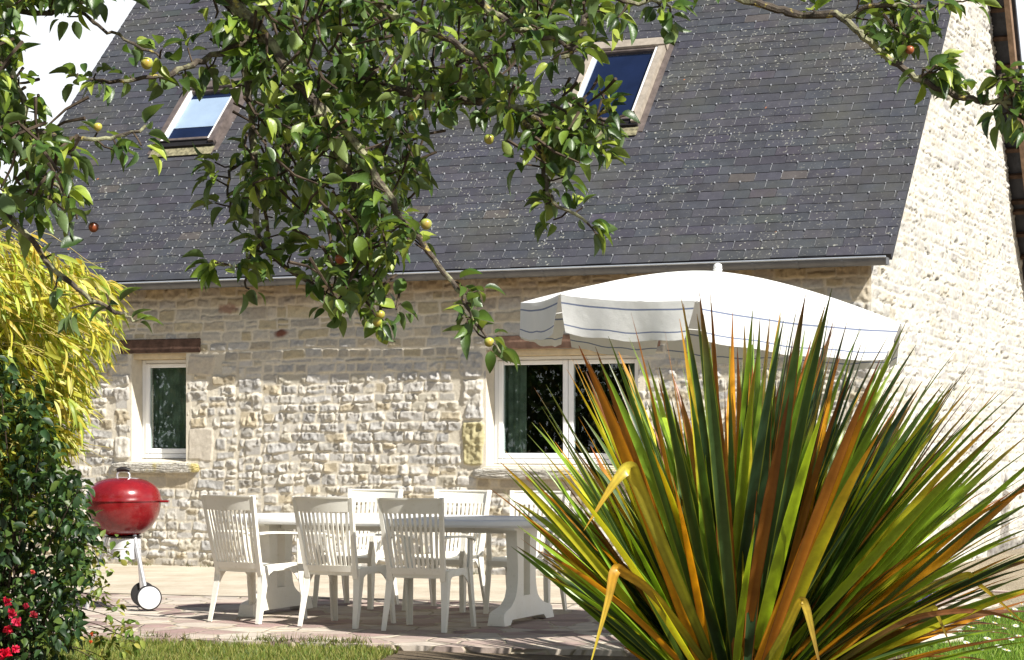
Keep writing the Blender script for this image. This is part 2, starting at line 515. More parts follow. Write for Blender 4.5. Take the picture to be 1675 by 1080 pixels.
def concrete_mat():
    m, nt, b, out = new_mat('pale screed')
    v = tex_co(nt)
    c = ramp(nt, noise(nt, v, 1.6, 9, .75), [(.30, (.34, .28, .20)), (.62, (.52, .46, .36)), (.75, (.58, .53, .43))])
    vs_ = tex_co(nt, (.35, 2.6, 1)); c = mixc(nt, ramp(nt, noise(nt, vs_, 2.2, 7, .7), [(.54, 0.0), (.70, .55)]), c, (.33, .26, .19))
    c = mixc(nt, ramp(nt, noise(nt, v, 9, 5, .7), [(.6, 0.0), (.8, .5)]), c, (.32, .25, .17))
    nt.links.new(c, b.inputs['Base Color']); b.inputs['Roughness'].default_value = .9
    bump(nt, b, noise(nt, v, 12, 6, .7), .8, .012)
    return m
def wavy(a, b_, n, amp, seed):
    r = np.random.default_rng(seed); a = np.array(a[:2]); b_ = np.array(b_[:2])
    d = b_ - a; nrm = np.array([-d[1], d[0]]) / np.linalg.norm(d)
    return [tuple(a + d * t + nrm * r.uniform(-amp, amp)) for t in np.linspace(0, 1, n, endpoint=False)]
edge = [(-6.0, 15.2), (-4.2, 15.0)] + wavy((-3.4, 14.92), (-2.6, 14.70), 4, .03, 1) + wavy((-2.6, 14.70), (-1.95, 14.5), 4, .04, 2)
edge += wavy((-1.9, 14.42), (-.95, 14.22), 6, .03, 3) + [(-.94, 14.12)] + wavy((-.9, 14.16), (.4, 13.82), 8, .02, 4) + wavy((.4, 13.82), (1.9, 13.5), 8, .03, 5)
edge += [(2.45, 13.9), (3.05, 16.0), (4.3, 19.2)]
sp = [tuple(W(2.2, -.5)[:2]), tuple(W(.2, .3)[:2]), tuple(W(-13, .3)[:2])]
sheet('patio', edge + sp, 0.0, paving_mat(), .09)
c2 = [tuple(W(u, v)[:2]) for u, v in [(-12, -3.9), (-9, -3.7), (-7.4, -3.95), (-5.9, -3.75), (-4.5, -3.6), (-3.2, -3.35), (-1.6, -3.2), (0, -3.1), (.6, -1.5), (.3, .3), (-12, .3)]]
sheet('path', c2, .006, concrete_mat())

def gravel_mat():
    m, nt, b, out = new_mat('gravel drive')
    v = tex_co(nt)
    c = ramp(nt, noise(nt, v, 34, 4, .8), [(.3, (.20, .15, .09)), (.55, (.40, .33, .22)), (.75, (.58, .52, .40))])
    c = mixc(nt, 1, c, ramp(nt, noise(nt, v, 1.4, 5, .7), [(.3, .75), (.7, 1.1)]), 'MULTIPLY')
    nt.links.new(c, b.inputs['Base Color']); b.inputs['Roughness'].default_value = .95
    bump(nt, b, noise(nt, v, 40, 4, .8), 1, .03)
    return m
sheet('gravel_yard', [(2.2, 13.5), (3.2, 15.2), (4.1, 17.0), (5.4, 18.4), (9, 19.5), (12, 28), (6, 27), tuple(W(.1, .1)[:2]), (2.6, 18)], -.012, gravel_mat())

# pale edging stones between the gravel and the lawn
def rough_block(sx, sy, sz, seed, n=7, amp=.02):
    r = np.random.default_rng(seed); vs = []; idx = {}; fs = []
    def vid(i, j, k):
        key = (i, j, k)
        if key not in idx:
            p = np.array([i / n - .5, j / n - .5, k / n - .5])
            q = p / (np.abs(2 * p) ** 6).sum() ** (1 / 6) * max(abs(2 * p)) if np.abs(p).max() > 0 else p
            idx[key] = len(vs)
            vs.append(q * np.array([sx, sy, sz]) + r.uniform(-amp, amp, 3) * np.array([1, 1, .6]))
        return idx[key]
    for a in range(n):
        for b_ in range(n):
            for k, fl in ((0, 1), (n, 0)):
                for ax in range(3):
                    def mk(x, y):
                        c = [0, 0, 0]; c[ax] = k; c[(ax + 1) % 3] = x; c[(ax + 2) % 3] = y; return vid(*c)
                    q = [mk(a, b_), mk(a + 1, b_), mk(a + 1, b_ + 1), mk(a, b_ + 1)]
                    fs.append(tuple(q[::-1] if fl else q))
    return np.array(vs), fs
M['edging'] = simple('pale edging stone', (.56, .50, .42), .9, 0, .15, .18, 9, .008, 50)
for i, (px, py, L, seed, lab) in enumerate([
        (1500, 1048, .62, 3, 'pale flat edging stone at the frame bottom, nearest of the three beside the daisy lawn'),
        (1552, 1012, .55, 4, 'pale flat edging stone with the purple flowers in front, middle of the three'),
        (1590, 990, .50, 5, 'pale flat edging stone where gravel and daisy lawn meet, farthest of the three')]):
    vs, fs = rough_block(L, .34, .09, seed, 7, .008)
    o = mesh_np('edging_stone', vs, fs, M['edging'], smooth=True)
    p = G(px, py); o.location = (p[0], p[1], -.005); o.rotation_euler = (0, 0, math.radians(28 + 14 * i))
    tag(o, lab, 'stone', 'edging stones beside the lawn')

# ---------------------------------------------------------------- rubble wall surface generator
def stone_rects(u0, u1, z0, z1, rows, wr, r, fixed=()):
    out = []
    z = z0
    while z < z1:
        h = r.uniform(*rows); 
        if z + h > z1: h = z1 - z
        if h < .04: break
        u = u0 + r.uniform(-.1, 0)
        while u < u1:
            w = r.uniform(*wr) * (1 if r.random() < .8 else 1.5)
            a, b_ = max(u, u0), min(u + w, u1)
            if b_ - a > .04:
                if h > .11 and r.random() < .3 and w < .3:
                    k = h * r.uniform(.42, .58)
                    out.append((a, b_, z, z + k)); out.append((a, b_, z + k, z + h))
                else: out.append((a, b_, z, z + h))
            u += w
        z += h
    res = []
    for s in out:
        a, b_, c, d = s[:4]
        cu, cz = (a + b_) / 2, (c + d) / 2
        if any(f[0] - .03 < cu < f[1] + .03 and f[2] - .01 < cz < f[3] + .01 for f in fixed): continue
        for f in fixed:                                     # trim against the larger blocks
            if c < f[3] and d > f[2]:
                if a < f[0] < b_: b_ = f[0]
                elif a < f[1] < b_: a = f[1]
        if b_ - a > .03: res.append((a, b_, c, d))
    return res

def rubble(u0, u1, z0, z1, du, dz, stones, seed, mortar, height=.03, rough=.010, gap=.0065, warp=.011):
    nu = int(round((u1 - u0) / du)) + 1; nz = int(round((z1 - z0) / dz)) + 1
    us = u0 + np.arange(nu) * du; zs = z0 + np.arange(nz) * dz
    UU, ZZ = np.meshgrid(us, zs)
    sh = UU.shape
    wu = noise2(sh, (.07 / dz, .07 / du), seed) * warp + noise2(sh, (.5 / dz, .6 / du), seed + 1) * .03
    wz = noise2(sh, (.06 / dz, .08 / du), seed + 2) * warp * .8 + noise2(sh, (.4 / dz, 1.1 / du), seed + 3) * .022
    A, B = UU + wu, ZZ + wz
    n1 = noise2(sh, (.045 / dz, .04 / du), seed + 4); n2 = noise2(sh, (.022 / dz, .022 / du), seed + 5); n3 = noise2(sh, (.09 / dz, .10 / du), seed + 9)
    facet = np.abs(noise2(sh, (.07 / dz, .045 / du), seed + 6))
    H = noise2(sh, (.2 / dz, .2 / du), seed + 7) * .004 + n2 * .0015
    C = np.ones(sh + (3,)) * np.array(mortar)
    C *= (1 + .10 * noise2(sh, (.12 / dz, .12 / du), seed + 8))[..., None]
    r = np.random.default_rng(seed + 20)
    for st in stones:
        a, b_, c, d = st[:4]; opt = st[4] if len(st) > 4 else {}
        i0 = max(0, int((c - .08 - z0) / dz)); i1 = min(nz, int((d + .08 - z0) / dz) + 1)
        j0 = max(0, int((a - .08 - u0) / du)); j1 = min(nu, int((b_ + .08 - u0) / du) + 1)
        if i1 <= i0 or j1 <= j0: continue
        x = A[i0:i1, j0:j1]; y = B[i0:i1, j0:j1]
        g = opt.get('gap', gap) * r.uniform(.6, 1.5)
        hw, hh = (b_ - a) / 2 - g, (d - c) / 2 - g
        if hw < .01 or hh < .01: continue
        ang = r.uniform(-.06, .06); mx, my = (a + b_) / 2, (c + d) / 2
        X = (x - mx) * math.cos(ang) + (y - my) * math.sin(ang); Yy = -(x - mx) * math.sin(ang) + (y - my) * math.cos(ang)
        rad = min(hw, hh) * r.uniform(.15, .5)
        qx = np.abs(X) - hw + rad; qy = np.abs(Yy) - hh + rad
        sd = -(np.hypot(np.maximum(qx, 0), np.maximum(qy, 0)) + np.minimum(np.maximum(qx, qy), 0) - rad)   # >0 inside
        e = np.clip(sd / opt.get('edge', .011), 0, 1); e = e * e * (3 - 2 * e)
        hgt = opt.get('h', height * r.uniform(.55, 1.35))
        rg = opt.get('rough', rough) * r.uniform(.6, 1.4)
        tx, ty = r.uniform(-.16, .16), r.uniform(-.22, .22)
        if 'h' in opt: tx *= .2; ty *= .2
        top = hgt + rg * (n1[i0:i1, j0:j1] * .9 + n2[i0:i1, j0:j1] * .45 + n3[i0:i1, j0:j1] * .8 - facet[i0:i1, j0:j1] * 1.2) + X * tx + Yy * ty
        top = np.maximum(top, .002)
        H[i0:i1, j0:j1] = np.where(e > 0, np.maximum(H[i0:i1, j0:j1], e * top), H[i0:i1, j0:j1])
        col = np.array(opt.get('col', PAL[r.integers(len(PAL))])) * r.uniform(.84, 1.12)
        m_ = np.clip((sd - .001) / .008, 0, 1)[..., None]
        C[i0:i1, j0:j1] = C[i0:i1, j0:j1] * (1 - m_) + col * m_
    return UU, ZZ, H, C

PAL = [(.48, .455, .405), (.45, .43, .395), (.50, .47, .41), (.43, .415, .385), (.47, .435, .355), (.54, .515, .46), (.38, .36, .32), (.44, .38, .275), (.50, .48, .445), (.46, .445, .415), (.40, .39, .37)]
MORT = (.59, .54, .44)

house = empty('stone_cottage', W(0, 0), -ANG, 'old rubble stone cottage with dark slate roof and two skylights behind the patio', 'house')
PITCH = math.radians(46.8)
UL, UR = -10.40, .275                       # roof verges
EV, EZ = -.32, 3.085                         # eaves line
WIN1 = (-8.24, -7.537, 1.14, 2.315)
WIN2 = (-3.976, -2.33, 1.10, 2.285)

def quoins(u0, u1, zs, hs=.03, col=None):
    o = []
    for a, b_ in zip(zs[:-1], zs[1:]):
        k = u0 + random.uniform(-.04, .03) if u0 < u1 else u0
        o.append((k, u1, a, b_, {'h': hs + random.uniform(-.006, .008), 'edge': .02, 'rough': .014, **({'col': col} if col else {})}))
    return o
fixed = quoins(-4.235, -3.99, [1.12, 1.50, 1.70, 1.98, 2.27], .034)
fixed[0] = (-4.235, -3.99, 1.12, 1.56, {'h': .036, 'edge': .02, 'rough': .016, 'col': (.47, .42, .24)})
fixed[1] = (-4.20, -3.99, 1.56, 1.74, {'h': .03, 'edge': .02, 'rough': .012})
fixed += [(-8.46, -8.25, 1.15, 1.42, {'h': .03, 'edge': .02, 'rough': .01}), (-8.44, -8.25, 1.42, 1.56), (-8.47, -8.25, 1.56, 1.72), (-8.46, -8.25, 1.72, 1.96), (-8.50, -8.25, 1.96, 2.10)]
fixed += [(-7.53, -7.215, 1.16, 1.50, {'h': .012, 'edge': .012, 'rough': .002, 'col': (.52, .47, .39), 'gap': .004}),
          (-7.52, -7.18, 2.05, 2.30, {'h': .016, 'edge': .02, 'rough': .004, 'col': (.47, .42, .34)}),
          (-7.52, -7.25, 1.78, 1.90), (-7.52, -7.25, 1.90, 2.02)]
r0 = np.random.default_rng(11)
JO = -6.90
st = stone_rects(-10.35, JO - .01, 0, 2.22, (.085, .135), (.10, .26), r0, fixed)
st += stone_rects(JO + .012, JO + .30, 0, 2.22, (.11, .19), (.12, .28), r0, fixed)
st += stone_rects(JO + .31, 0.0, 0, 2.22, (.085, .125), (.10, .27), r0, fixed)
up = stone_rects(-10.35, 0.0, 2.22, 3.25, (.095, .145), (.11, .28), r0, fixed)
up = [(a, b_, c, d, {'h': r0.uniform(.008, .018), 'rough': .008, 'edge': .012,
                     'col': [(.44, .41, .35), (.41, .385, .335), (.45, .40, .31), (.44, .385, .27), (.40, .39, .365)][r0.integers(5)]}) for a, b_, c, d in up]
DU = .0105
UU, ZZ, H, C = rubble(-10.35, 0, -.05, 3.25, DU, DU, st + up + fixed, 31, MORT, .0155, .013)
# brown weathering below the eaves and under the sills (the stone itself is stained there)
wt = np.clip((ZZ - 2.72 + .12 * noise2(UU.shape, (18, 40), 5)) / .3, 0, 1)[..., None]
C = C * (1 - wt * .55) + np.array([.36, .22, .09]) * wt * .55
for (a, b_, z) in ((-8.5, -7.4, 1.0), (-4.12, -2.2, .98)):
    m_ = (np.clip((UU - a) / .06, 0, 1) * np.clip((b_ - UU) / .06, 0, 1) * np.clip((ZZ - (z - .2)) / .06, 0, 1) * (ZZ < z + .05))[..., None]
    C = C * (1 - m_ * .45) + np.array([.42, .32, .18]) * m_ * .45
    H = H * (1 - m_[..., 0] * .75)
# the two dark ochre stones high in the wall
for (cu, cz, ru, rz, cc) in ((-6.35, 2.50, .075, .045, (.16, .07, .05)), (-7.0, 2.78, .12, .06, (.30, .20, .15)), (-3.1, 1.0, .1, .05, (.5, .40, .12))):
    m_ = np.clip(1.4 - ((UU - cu) / ru) ** 2 - ((ZZ - cz) / rz) ** 2 + .5 * noise2(UU.shape, (4, 4), 77), 0, 1)[..., None]
    C = C * (1 - m_) + np.array(cc) * m_
ft = np.clip((.16 + .10 * noise2(UU.shape, (12, 22), 78) - ZZ) / .12, 0, 1)[..., None]
C = C * (1 - ft * .35) + np.array([.24, .20, .13]) * ft * .35
def in_open(w, uu, zz, e=DU * .6):
    return (uu > w[0] + e) & (uu < w[1] - e) & (zz > w[2] + e) & (zz < w[3] - e)
nz, nu = UU.shape
vid = np.arange(nz * nu).reshape(nz, nu)
q = np.stack([vid[:-1, :-1], vid[:-1, 1:], vid[1:, 1:], vid[1:, :-1]], axis=2).reshape(-1, 4)
cu = (UU[:-1, :-1] + DU / 2).ravel(); cz = (ZZ[:-1, :-1] + DU / 2).ravel()
keep = ~(in_open(WIN1, cu, cz, 0) | in_open(WIN2, cu, cz, 0))
near = np.zeros(UU.shape)                  # bring the wall flush at the openings' edges
for w in (WIN1, WIN2):
    d = np.maximum(np.maximum(w[0] - UU, UU - w[1]), np.maximum(w[2] - ZZ, ZZ - w[3]))
    near = np.maximum(near, 1 - np.clip(d / .03, 0, 1))
H = H * (1 - .7 * near)
cor = np.clip(-UU / .03, 0, 1)
vv = np.stack([UU.ravel(), -(H * cor + 0).ravel(), ZZ.ravel()], axis=1)
mesh_np('facade_wall', vv, q[keep], M['stone'], house, col=C.reshape(-1, 3), smooth=True)

# gable: flush lime pointing, small stones
rear = [(4.66, 8.35), (5.73, 6.60), (6.50, 5.35), (7.19, 4.33), (8.05, 3.42), (8.9, 2.75)]
r1 = np.random.default_rng(23)
gs = stone_rects(0.0, 8.8, 0, 8.2, (.09, .14), (.12, .34), r1)
GP = [(.50, .475, .42), (.47, .45, .40), (.52, .49, .42), (.44, .425, .385), (.48, .44, .36), (.42, .40, .37)]
gs = [(a, b_, c, d, {'h': r1.uniform(.003, .018), 'rough': .013, 'edge': .014, 'gap': .010, 'col': GP[r1.integers(6)]}) for a, b_, c, d in gs]
DV, DZ = .024, .0125
GU, GZ, GH, GC = rubble(0, 8.8, -.08, 8.2, DV, DZ, gs, 57, (.55, .525, .46), .01, .006)
pit = noise2(GU.shape, (3.2, 2.2), 91) * .6 + noise2(GU.shape, (9, 7), 92) * .4
pm = np.clip((pit - .50) / .08, 0, 1)
GH = GH - pm * .030 + .004 * noise2(GU.shape, (2, 1.5), 96)
GC = GC * (1 - pm * .5)[..., None] * (1 + .10 * noise2(GU.shape, (30, 20), 97))[..., None]
# dark grey patch: thin vertical line widening into a bottle shape near the ground
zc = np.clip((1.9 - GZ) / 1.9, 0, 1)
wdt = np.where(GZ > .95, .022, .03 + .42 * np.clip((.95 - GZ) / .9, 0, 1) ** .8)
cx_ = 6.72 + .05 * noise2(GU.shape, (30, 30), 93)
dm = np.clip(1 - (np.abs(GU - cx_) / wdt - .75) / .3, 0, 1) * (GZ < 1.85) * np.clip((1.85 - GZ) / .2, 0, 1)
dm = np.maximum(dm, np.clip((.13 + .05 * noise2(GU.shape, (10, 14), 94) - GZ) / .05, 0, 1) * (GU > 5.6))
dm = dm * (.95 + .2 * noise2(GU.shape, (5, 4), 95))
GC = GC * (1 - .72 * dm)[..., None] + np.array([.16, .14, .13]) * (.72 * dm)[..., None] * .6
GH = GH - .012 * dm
rv = np.array([p[0] for p in rear]); rz = np.array([p[1] for p in rear])
def gable_top(v):
    return np.minimum(EZ - .05 + (v - EV) * math.tan(PITCH), np.interp(v, rv, rz, left=99, right=0))
nz, nu = GU.shape
vid = np.arange(nz * nu).reshape(nz, nu)
q = np.stack([vid[:-1, :-1], vid[:-1, 1:], vid[1:, 1:], vid[1:, :-1]], axis=2).reshape(-1, 4)
cv = (GU[:-1, :-1] + DV / 2).ravel(); cz = (GZ[:-1, :-1] + DZ / 2).ravel()
vv = np.stack([(GH * np.clip(GU / .05, 0, 1)).ravel(), GU.ravel(), GZ.ravel()], axis=1)
qk = q[cz < gable_top(cv)]
used = np.unique(qk); remap = np.zeros(len(vv), int); remap[used] = np.arange(len(used))
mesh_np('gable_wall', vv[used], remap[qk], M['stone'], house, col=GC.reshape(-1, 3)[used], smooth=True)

b = MB()                                    # far gable and back wall, out of sight
b.hexa([(-10.35, .02, -.08), (-10.15, .02, -.08), (-10.15, 8.8, -.08), (-10.35, 8.8, -.08), (-10.35, .02, 2.9), (-10.15, .02, 2.9), (-10.15, 8.8, 2.6), (-10.35, 8.8, 2.6)])
b.add([(-10.3, .02, 2.9), (-10.3, 4.66, 8.2), (-10.3, 8.8, 2.6)], [(0, 1, 2)])
b.box(-10.3, -.02, 8.7, 8.85, -.08, 2.6)
b.build('rear_wall', M['plaster'], house)

# ---------------------------------------------------------------- roof
rsin, rcos = math.sin(PITCH), math.cos(PITCH)
def RP(u, s, n):                            # roof coordinates: along eaves, up the slope, out of the slope
    return (u, EV + s * rcos - n * rsin, EZ + s * rsin + n * rcos)
Eu = np.array([1, 0, 0.]); Es = np.array([0, rcos, rsin]); En = np.array([0, -rsin, rcos])
S_TOT = (4.66 - EV) / rcos
EXPO, SW = .127, .268
sky_holes = [(-8.735, -7.93, 2.27, 3.36), (-3.62, -2.745, 2.13, 3.50)]
tv = []
for (y, lo) in ((0, 1), (1, 0)):
    for x in (-.5, .5):
        tv.append((x, y, 0))
tv = np.array([(-.5, 0, 1), (.5, 0, 1), (.5, 1, .12), (-.5, 1, .12), (-.5, 0, 0), (.5, 0, 0), (.5, 1, 0), (-.5, 1, 0)], float)
tf = np.array([(0, 1, 2, 3), (4, 5, 1, 0), (5, 6, 2, 1), (7, 4, 0, 3)])
pos, scl, cols, hk, rots = [], [], [], [], []
r2 = np.random.default_rng(3)
nrow = int(S_TOT / EXPO)
for i in range(nrow):
    s = i * EXPO
    off = (i % 2) * SW / 2
    k = 0
    while True:
        u = UL + off + k * SW; k += 1
        if u - SW / 2 > UR: break
        a, b_ = max(u - SW / 2 + .002, UL), min(u + SW / 2 - .002, UR)
        if b_ - a < .03: continue
        if any(h[0] - .02 < u < h[1] + .02 and h[2] - .05 < s + .05 < h[3] - .02 for h in sky_holes): continue
        ds = r2.normal(0, .0025)
        if r2.random() < .02: ds -= r2.uniform(.006, .02)
        pos.append(np.array(RP((a + b_) / 2, s + ds, 0)))
        scl.append((b_ - a, EXPO * 1.35, .0062 + abs(r2.normal(0, .0016))))
        rots.append(r2.normal(0, .006))
        base = np.array([.047, .048, .057]) * r2.uniform(.86, 1.13) * (1 + r2.normal(0, .03, 3))
        if r2.random() < .012: base = np.array([.070, .062, .060])
        cols.append(base)
        if s > .02: hk.append(((a + b_) / 2 + r2.normal(0, .004), s + ds, r2.uniform(.7, 1.2), r2.random()))
pos = np.array(pos); scl = np.array(scl); cols = np.array(cols); rots = np.array(rots)
ca, sa = np.cos(rots)[:, None], np.sin(rots)[:, None]
R = np.stack([ca * Eu + sa * Es, -sa * Eu + ca * Es, np.repeat(En[None], len(pos), 0)], axis=2)
V1, F1, C1 = batch(tv, tf, pos, R, scl, cols)
hv = np.array([(-.0042, -.014, .004), (.0042, -.014, .004), (.0042, -.014, .015), (-.0042, -.014, .015), (-.0036, .004, .004), (.0036, .004, .004), (.0036, .004, .015), (-.0036, .004, .015),
               ])
hf = np.array([(0, 1, 2, 3), (3, 2, 6, 7), (0, 3, 7, 4), (1, 5, 6, 2), (4, 5, 6, 7), (0, 4, 5, 1)])
hp = np.array([RP(u, s, 0) for u, s, k, q_ in hk]); hs = np.array([k for *_, k, q_ in [(a, b_, c, d) for a, b_, c, d in hk]])
R2 = np.repeat(np.stack([Eu, Es, En], axis=1)[None], len(hp), 0)
V2, F2, C2 = batch(hv, hf, hp, R2, hs, np.ones((len(hp), 3)))
# bright stem of the hook showing in the joint below it
sv_ = np.array([(-.0018, -.10, .0068), (.0018, -.10, .0068), (.0018, -.012, .0072), (-.0018, -.012, .0072)]); sf = np.array([(0, 1, 2, 3)])
sel = np.array([q_ < .60 for *_, q_ in hk])
V3, F3, C3 = batch(sv_, sf, hp[sel], R2[sel], np.ones(sel.sum()), np.ones((sel.sum(), 3)))
VV = np.vstack([V1, V2, V3]); FF = np.vstack([F1, F2 + len(V1), F3 + len(V1) + len(V2)])
mi = np.concatenate([np.zeros(len(F1)), np.ones(len(F2)), np.full(len(F3), 2)])
roof = mesh_np('roof', VV, FF, [M['slate'], M['hook'], M['hook_stem']], house, mi, np.vstack([C1, C2, C3]))

b = MB()                                    # roof deck under the slates, verge edge, rear slope
def slab(pts0, pts1, th):
    pass
b.hexa([RP(UL + .01, 0, -.07), RP(UR - .01, 0, -.07), RP(UR - .01, S_TOT, -.07), RP(UL + .01, S_TOT, -.07), RP(UL + .01, 0, -.002), RP(UR - .01, 0, -.002), RP(UR - .01, S_TOT, -.002), RP(UL + .01, S_TOT, -.002)])
for (p, q_) in zip(rear[:-1], rear[1:]):
    d = np.array([q_[0] - p[0], q_[1] - p[1]]); n_ = np.array([-d[1], d[0]]) / np.linalg.norm(d)
    if n_[1] < 0: n_ = -n_
    A0 = np.array(p) + n_ * .02; B0 = np.array(q_) + n_ * .02; A1 = A0 + n_ * .07; B1 = B0 + n_ * .07
    b.hexa([(UL, A0[0], A0[1]), (UR + .02, A0[0], A0[1]), (UR + .02, B0[0], B0[1]), (UL, B0[0], B0[1]), (UL, A1[0], A1[1]), (UR + .02, A1[0], A1[1]), (UR + .02, B1[0], B1[1]), (UL, B1[0], B1[1])])
b.build('roof_deck', M['slate_plain'], roof)
b = MB(); b2 = MB()
L = 0
for (p, q_) in zip(rear[:-1], rear[1:]):
    d = np.array([q_[0] - p[0], q_[1] - p[1]]); ln = np.linalg.norm(d); d = d / ln; n_ = np.array([-d[1], d[0]])
    if n_[1] < 0: n_ = -n_
    A0 = np.array(p) - n_ * .10; B0 = np.array(q_) - n_ * .10; A1 = np.array(p) + n_ * .018; B1 = np.array(q_) + n_ * .018
    b.hexa([(UR - .085, A0[0], A0[1]), (UR - .02, A0[0], A0[1]), (UR - .02, B0[0], B0[1]), (UR - .085, B0[0], B0[1]), (UR - .085, A1[0], A1[1]), (UR - .02, A1[0], A1[1]), (UR - .02, B1[0], B1[1]), (UR - .085, B1[0], B1[1])])
    k = .1
    while k < ln:
        c = np.array(p) + d * k
        e0 = c - n_ * .035; e1 = c + n_ * .018
        b2 = MB(); b2.hexa([(-.05, e0[0], e0[1]), (UR - .085, e0[0], e0[1]), (UR - .085, e0[0] + d[0] * .05, e0[1] + d[1] * .05), (-.05, e0[0] + d[0] * .05, e0[1] + d[1] * .05),
                 (-.05, e1[0], e1[1]), (UR - .085, e1[0], e1[1]), (UR - .085, e1[0] + d[0] * .05, e1[1] + d[1] * .05), (-.05, e1[0] + d[0] * .05, e1[1] + d[1] * .05)])
        b2.build('batten', M['dark_wood'], roof)
        k += .36
b.build('barge_board', M['wood_barge'], roof)

# gutter
b = MB()
GV, GZc, GR = EV - .055, EZ - .035, .062
prof = [(GV + GR * math.cos(t), GZc + GR * 1.15 * math.sin(t)) for t in np.linspace(math.pi * 1.0, 2.0 * math.pi, 12)]
ul, ur = UL + .03, UR - .03
inner = [(GV + (GR - .006) * math.cos(t), GZc + (GR - .006) * 1.15 * math.sin(t)) for t in np.linspace(2.0 * math.pi, math.pi * 1.0, 12)]
ring = prof + inner
b.loft([[(ul, y, z) for y, z in ring], [(ur, y, z) for y, z in ring]])
b.box(ur, ur + .004, GV - GR, GV + GR, GZc - GR, GZc)
g = b.build('gutter', M['zinc'], house, smooth=35)
b = MB(); b.tube([(ul, GV - GR, GZc + .004), (ur, GV - GR, GZc + .004)], .0095, 8); b.build('rim', M['zinc_rim'], g, smooth=True)
b = MB(); k = ul + .3
while k < ur:
    pr = [(GV + (GR + .004) * math.cos(t), GZc + (GR + .004) * 1.15 * math.sin(t)) for t in np.linspace(math.pi, 2 * math.pi, 10)]
    b = MB(); b.loft([[(k, y, z) for y, z in pr], [(k + .025, y, z) for y, z in pr]], closed=False, caps=False); k += .43
    b.build('bracket', M['zinc'], g)
b = MB(); b.box(-10.3, -.02, EV + .03, -.005, EZ - .05, EZ - .02); b.build('soffit', M['dark_wood'], house)

# ---------------------------------------------------------------- skylights
def roofbox(b, u0, u1, s0, s1, n0, n1, mi=0):
    b.hexa([RP(u0, s0, n0), RP(u1, s0, n0), RP(u1, s1, n0), RP(u0, s1, n0), RP(u0, s0, n1), RP(u1, s0, n1), RP(u1, s1, n1), RP(u0, s1, n1)], mi)
def skylight(u0, u1, s0, s1, clad, blind, label):
    sk = bpy.data.objects.new('skylight', None); COL.objects.link(sk); sk.parent = house; sk['label'] = label
    t, hgt = (.07, .085)
    b = MB()
    roofbox(b, u0, u0 + t, s0, s1, 0, hgt); roofbox(b, u1 - t, u1, s0, s1, 0, hgt)
    roofbox(b, u0 - .012, u1 + .012, s1 - t - .02, s1 + .03, 0, hgt + .018)
    b.build('frame', clad, sk)
    b = MB(); roofbox(b, u0, u1, s0 - .03, s0 + .045, 0, hgt - .03); roofbox(b, u0 + .02, u1 - .02, s0 + .045, s0 + .06, 0, hgt - .015); b.build('lower_frame', M['black_seal'], sk)
    b = MB(); w = .034
    iu0, iu1, is0, is1 = u0 + t, u1 - t, s0 + .06, s1 - t - .02
    roofbox(b, iu0, iu0 + w, is0, is1, .02, hgt - .012); roofbox(b, iu1 - w, iu1, is0, is1, .02, hgt - .012)
    b.build('sash', M['sash'], sk); b = MB()
    roofbox(b, iu0 + w, iu1 - w, is1 - w, is1, .02, hgt - .014)
    b.build('cross_rail', M['clad_dark'], sk); b = MB()
    roofbox(b, iu0 + w, iu1 - w, is0, is0 + w, .02, hgt - .014)
    b.build('cross_rail', M['clad_dark'], sk)
    b = MB(); b.add([RP(iu0 + w, is0 + w, .045), RP(iu1 - w, is0 + w, .045), RP(iu1 - w, is1 - w, .045), RP(iu0 + w, is1 - w, .045)], [(0, 1, 2, 3)]); b.build('pane', M['sky_glass'], sk)
    b = MB(); roofbox(b, iu0 + .004, iu1 - .004, is0, is1, -.05, .015); b.build('lining', M['blue_room'], sk)
    if blind:
        b = MB(); L_ = is1 - is0
        roofbox(b, iu0 + w + .004, iu1 - w - .004, is0 + .30 * L_, is1 - .13 * L_, .018, .024); b.build('blind', M['blind'], sk)
    b = MB(); roofbox(b, u0 - .02, u1 + .02, s0 - .15, s0 - .03, .010, .018); roofbox(b, u0 - .07, u0 - .003, s0 - .1, s1 + .08, .006, .014); roofbox(b, u1 + .003, u1 + .07, s0 - .1, s1 + .08, .006, .014); roofbox(b, u0 - .07, u1 + .07, s1 + .033, s1 + .14, .008, .016)
    b.build('flashing', [M['apron']] if blind is None else [M['clad_dark']], sk)
    b = MB(); roofbox(b, u0 - .015, u1 + .015, s0 - .17, s0 - .035, .020, .026); b.build('apron', M['apron'], sk)
skylight(-8.735, -7.93, 2.27, 3.36, M['clad_dark'], True, 'closed skylight with pale blue blind and dark brown frame, on the left of the roof')
skylight(-3.62, -2.745, 2.13, 3.50, M['clad'], False, 'larger skylight with beige metal frame and dark blue glass, half behind apple leaves')

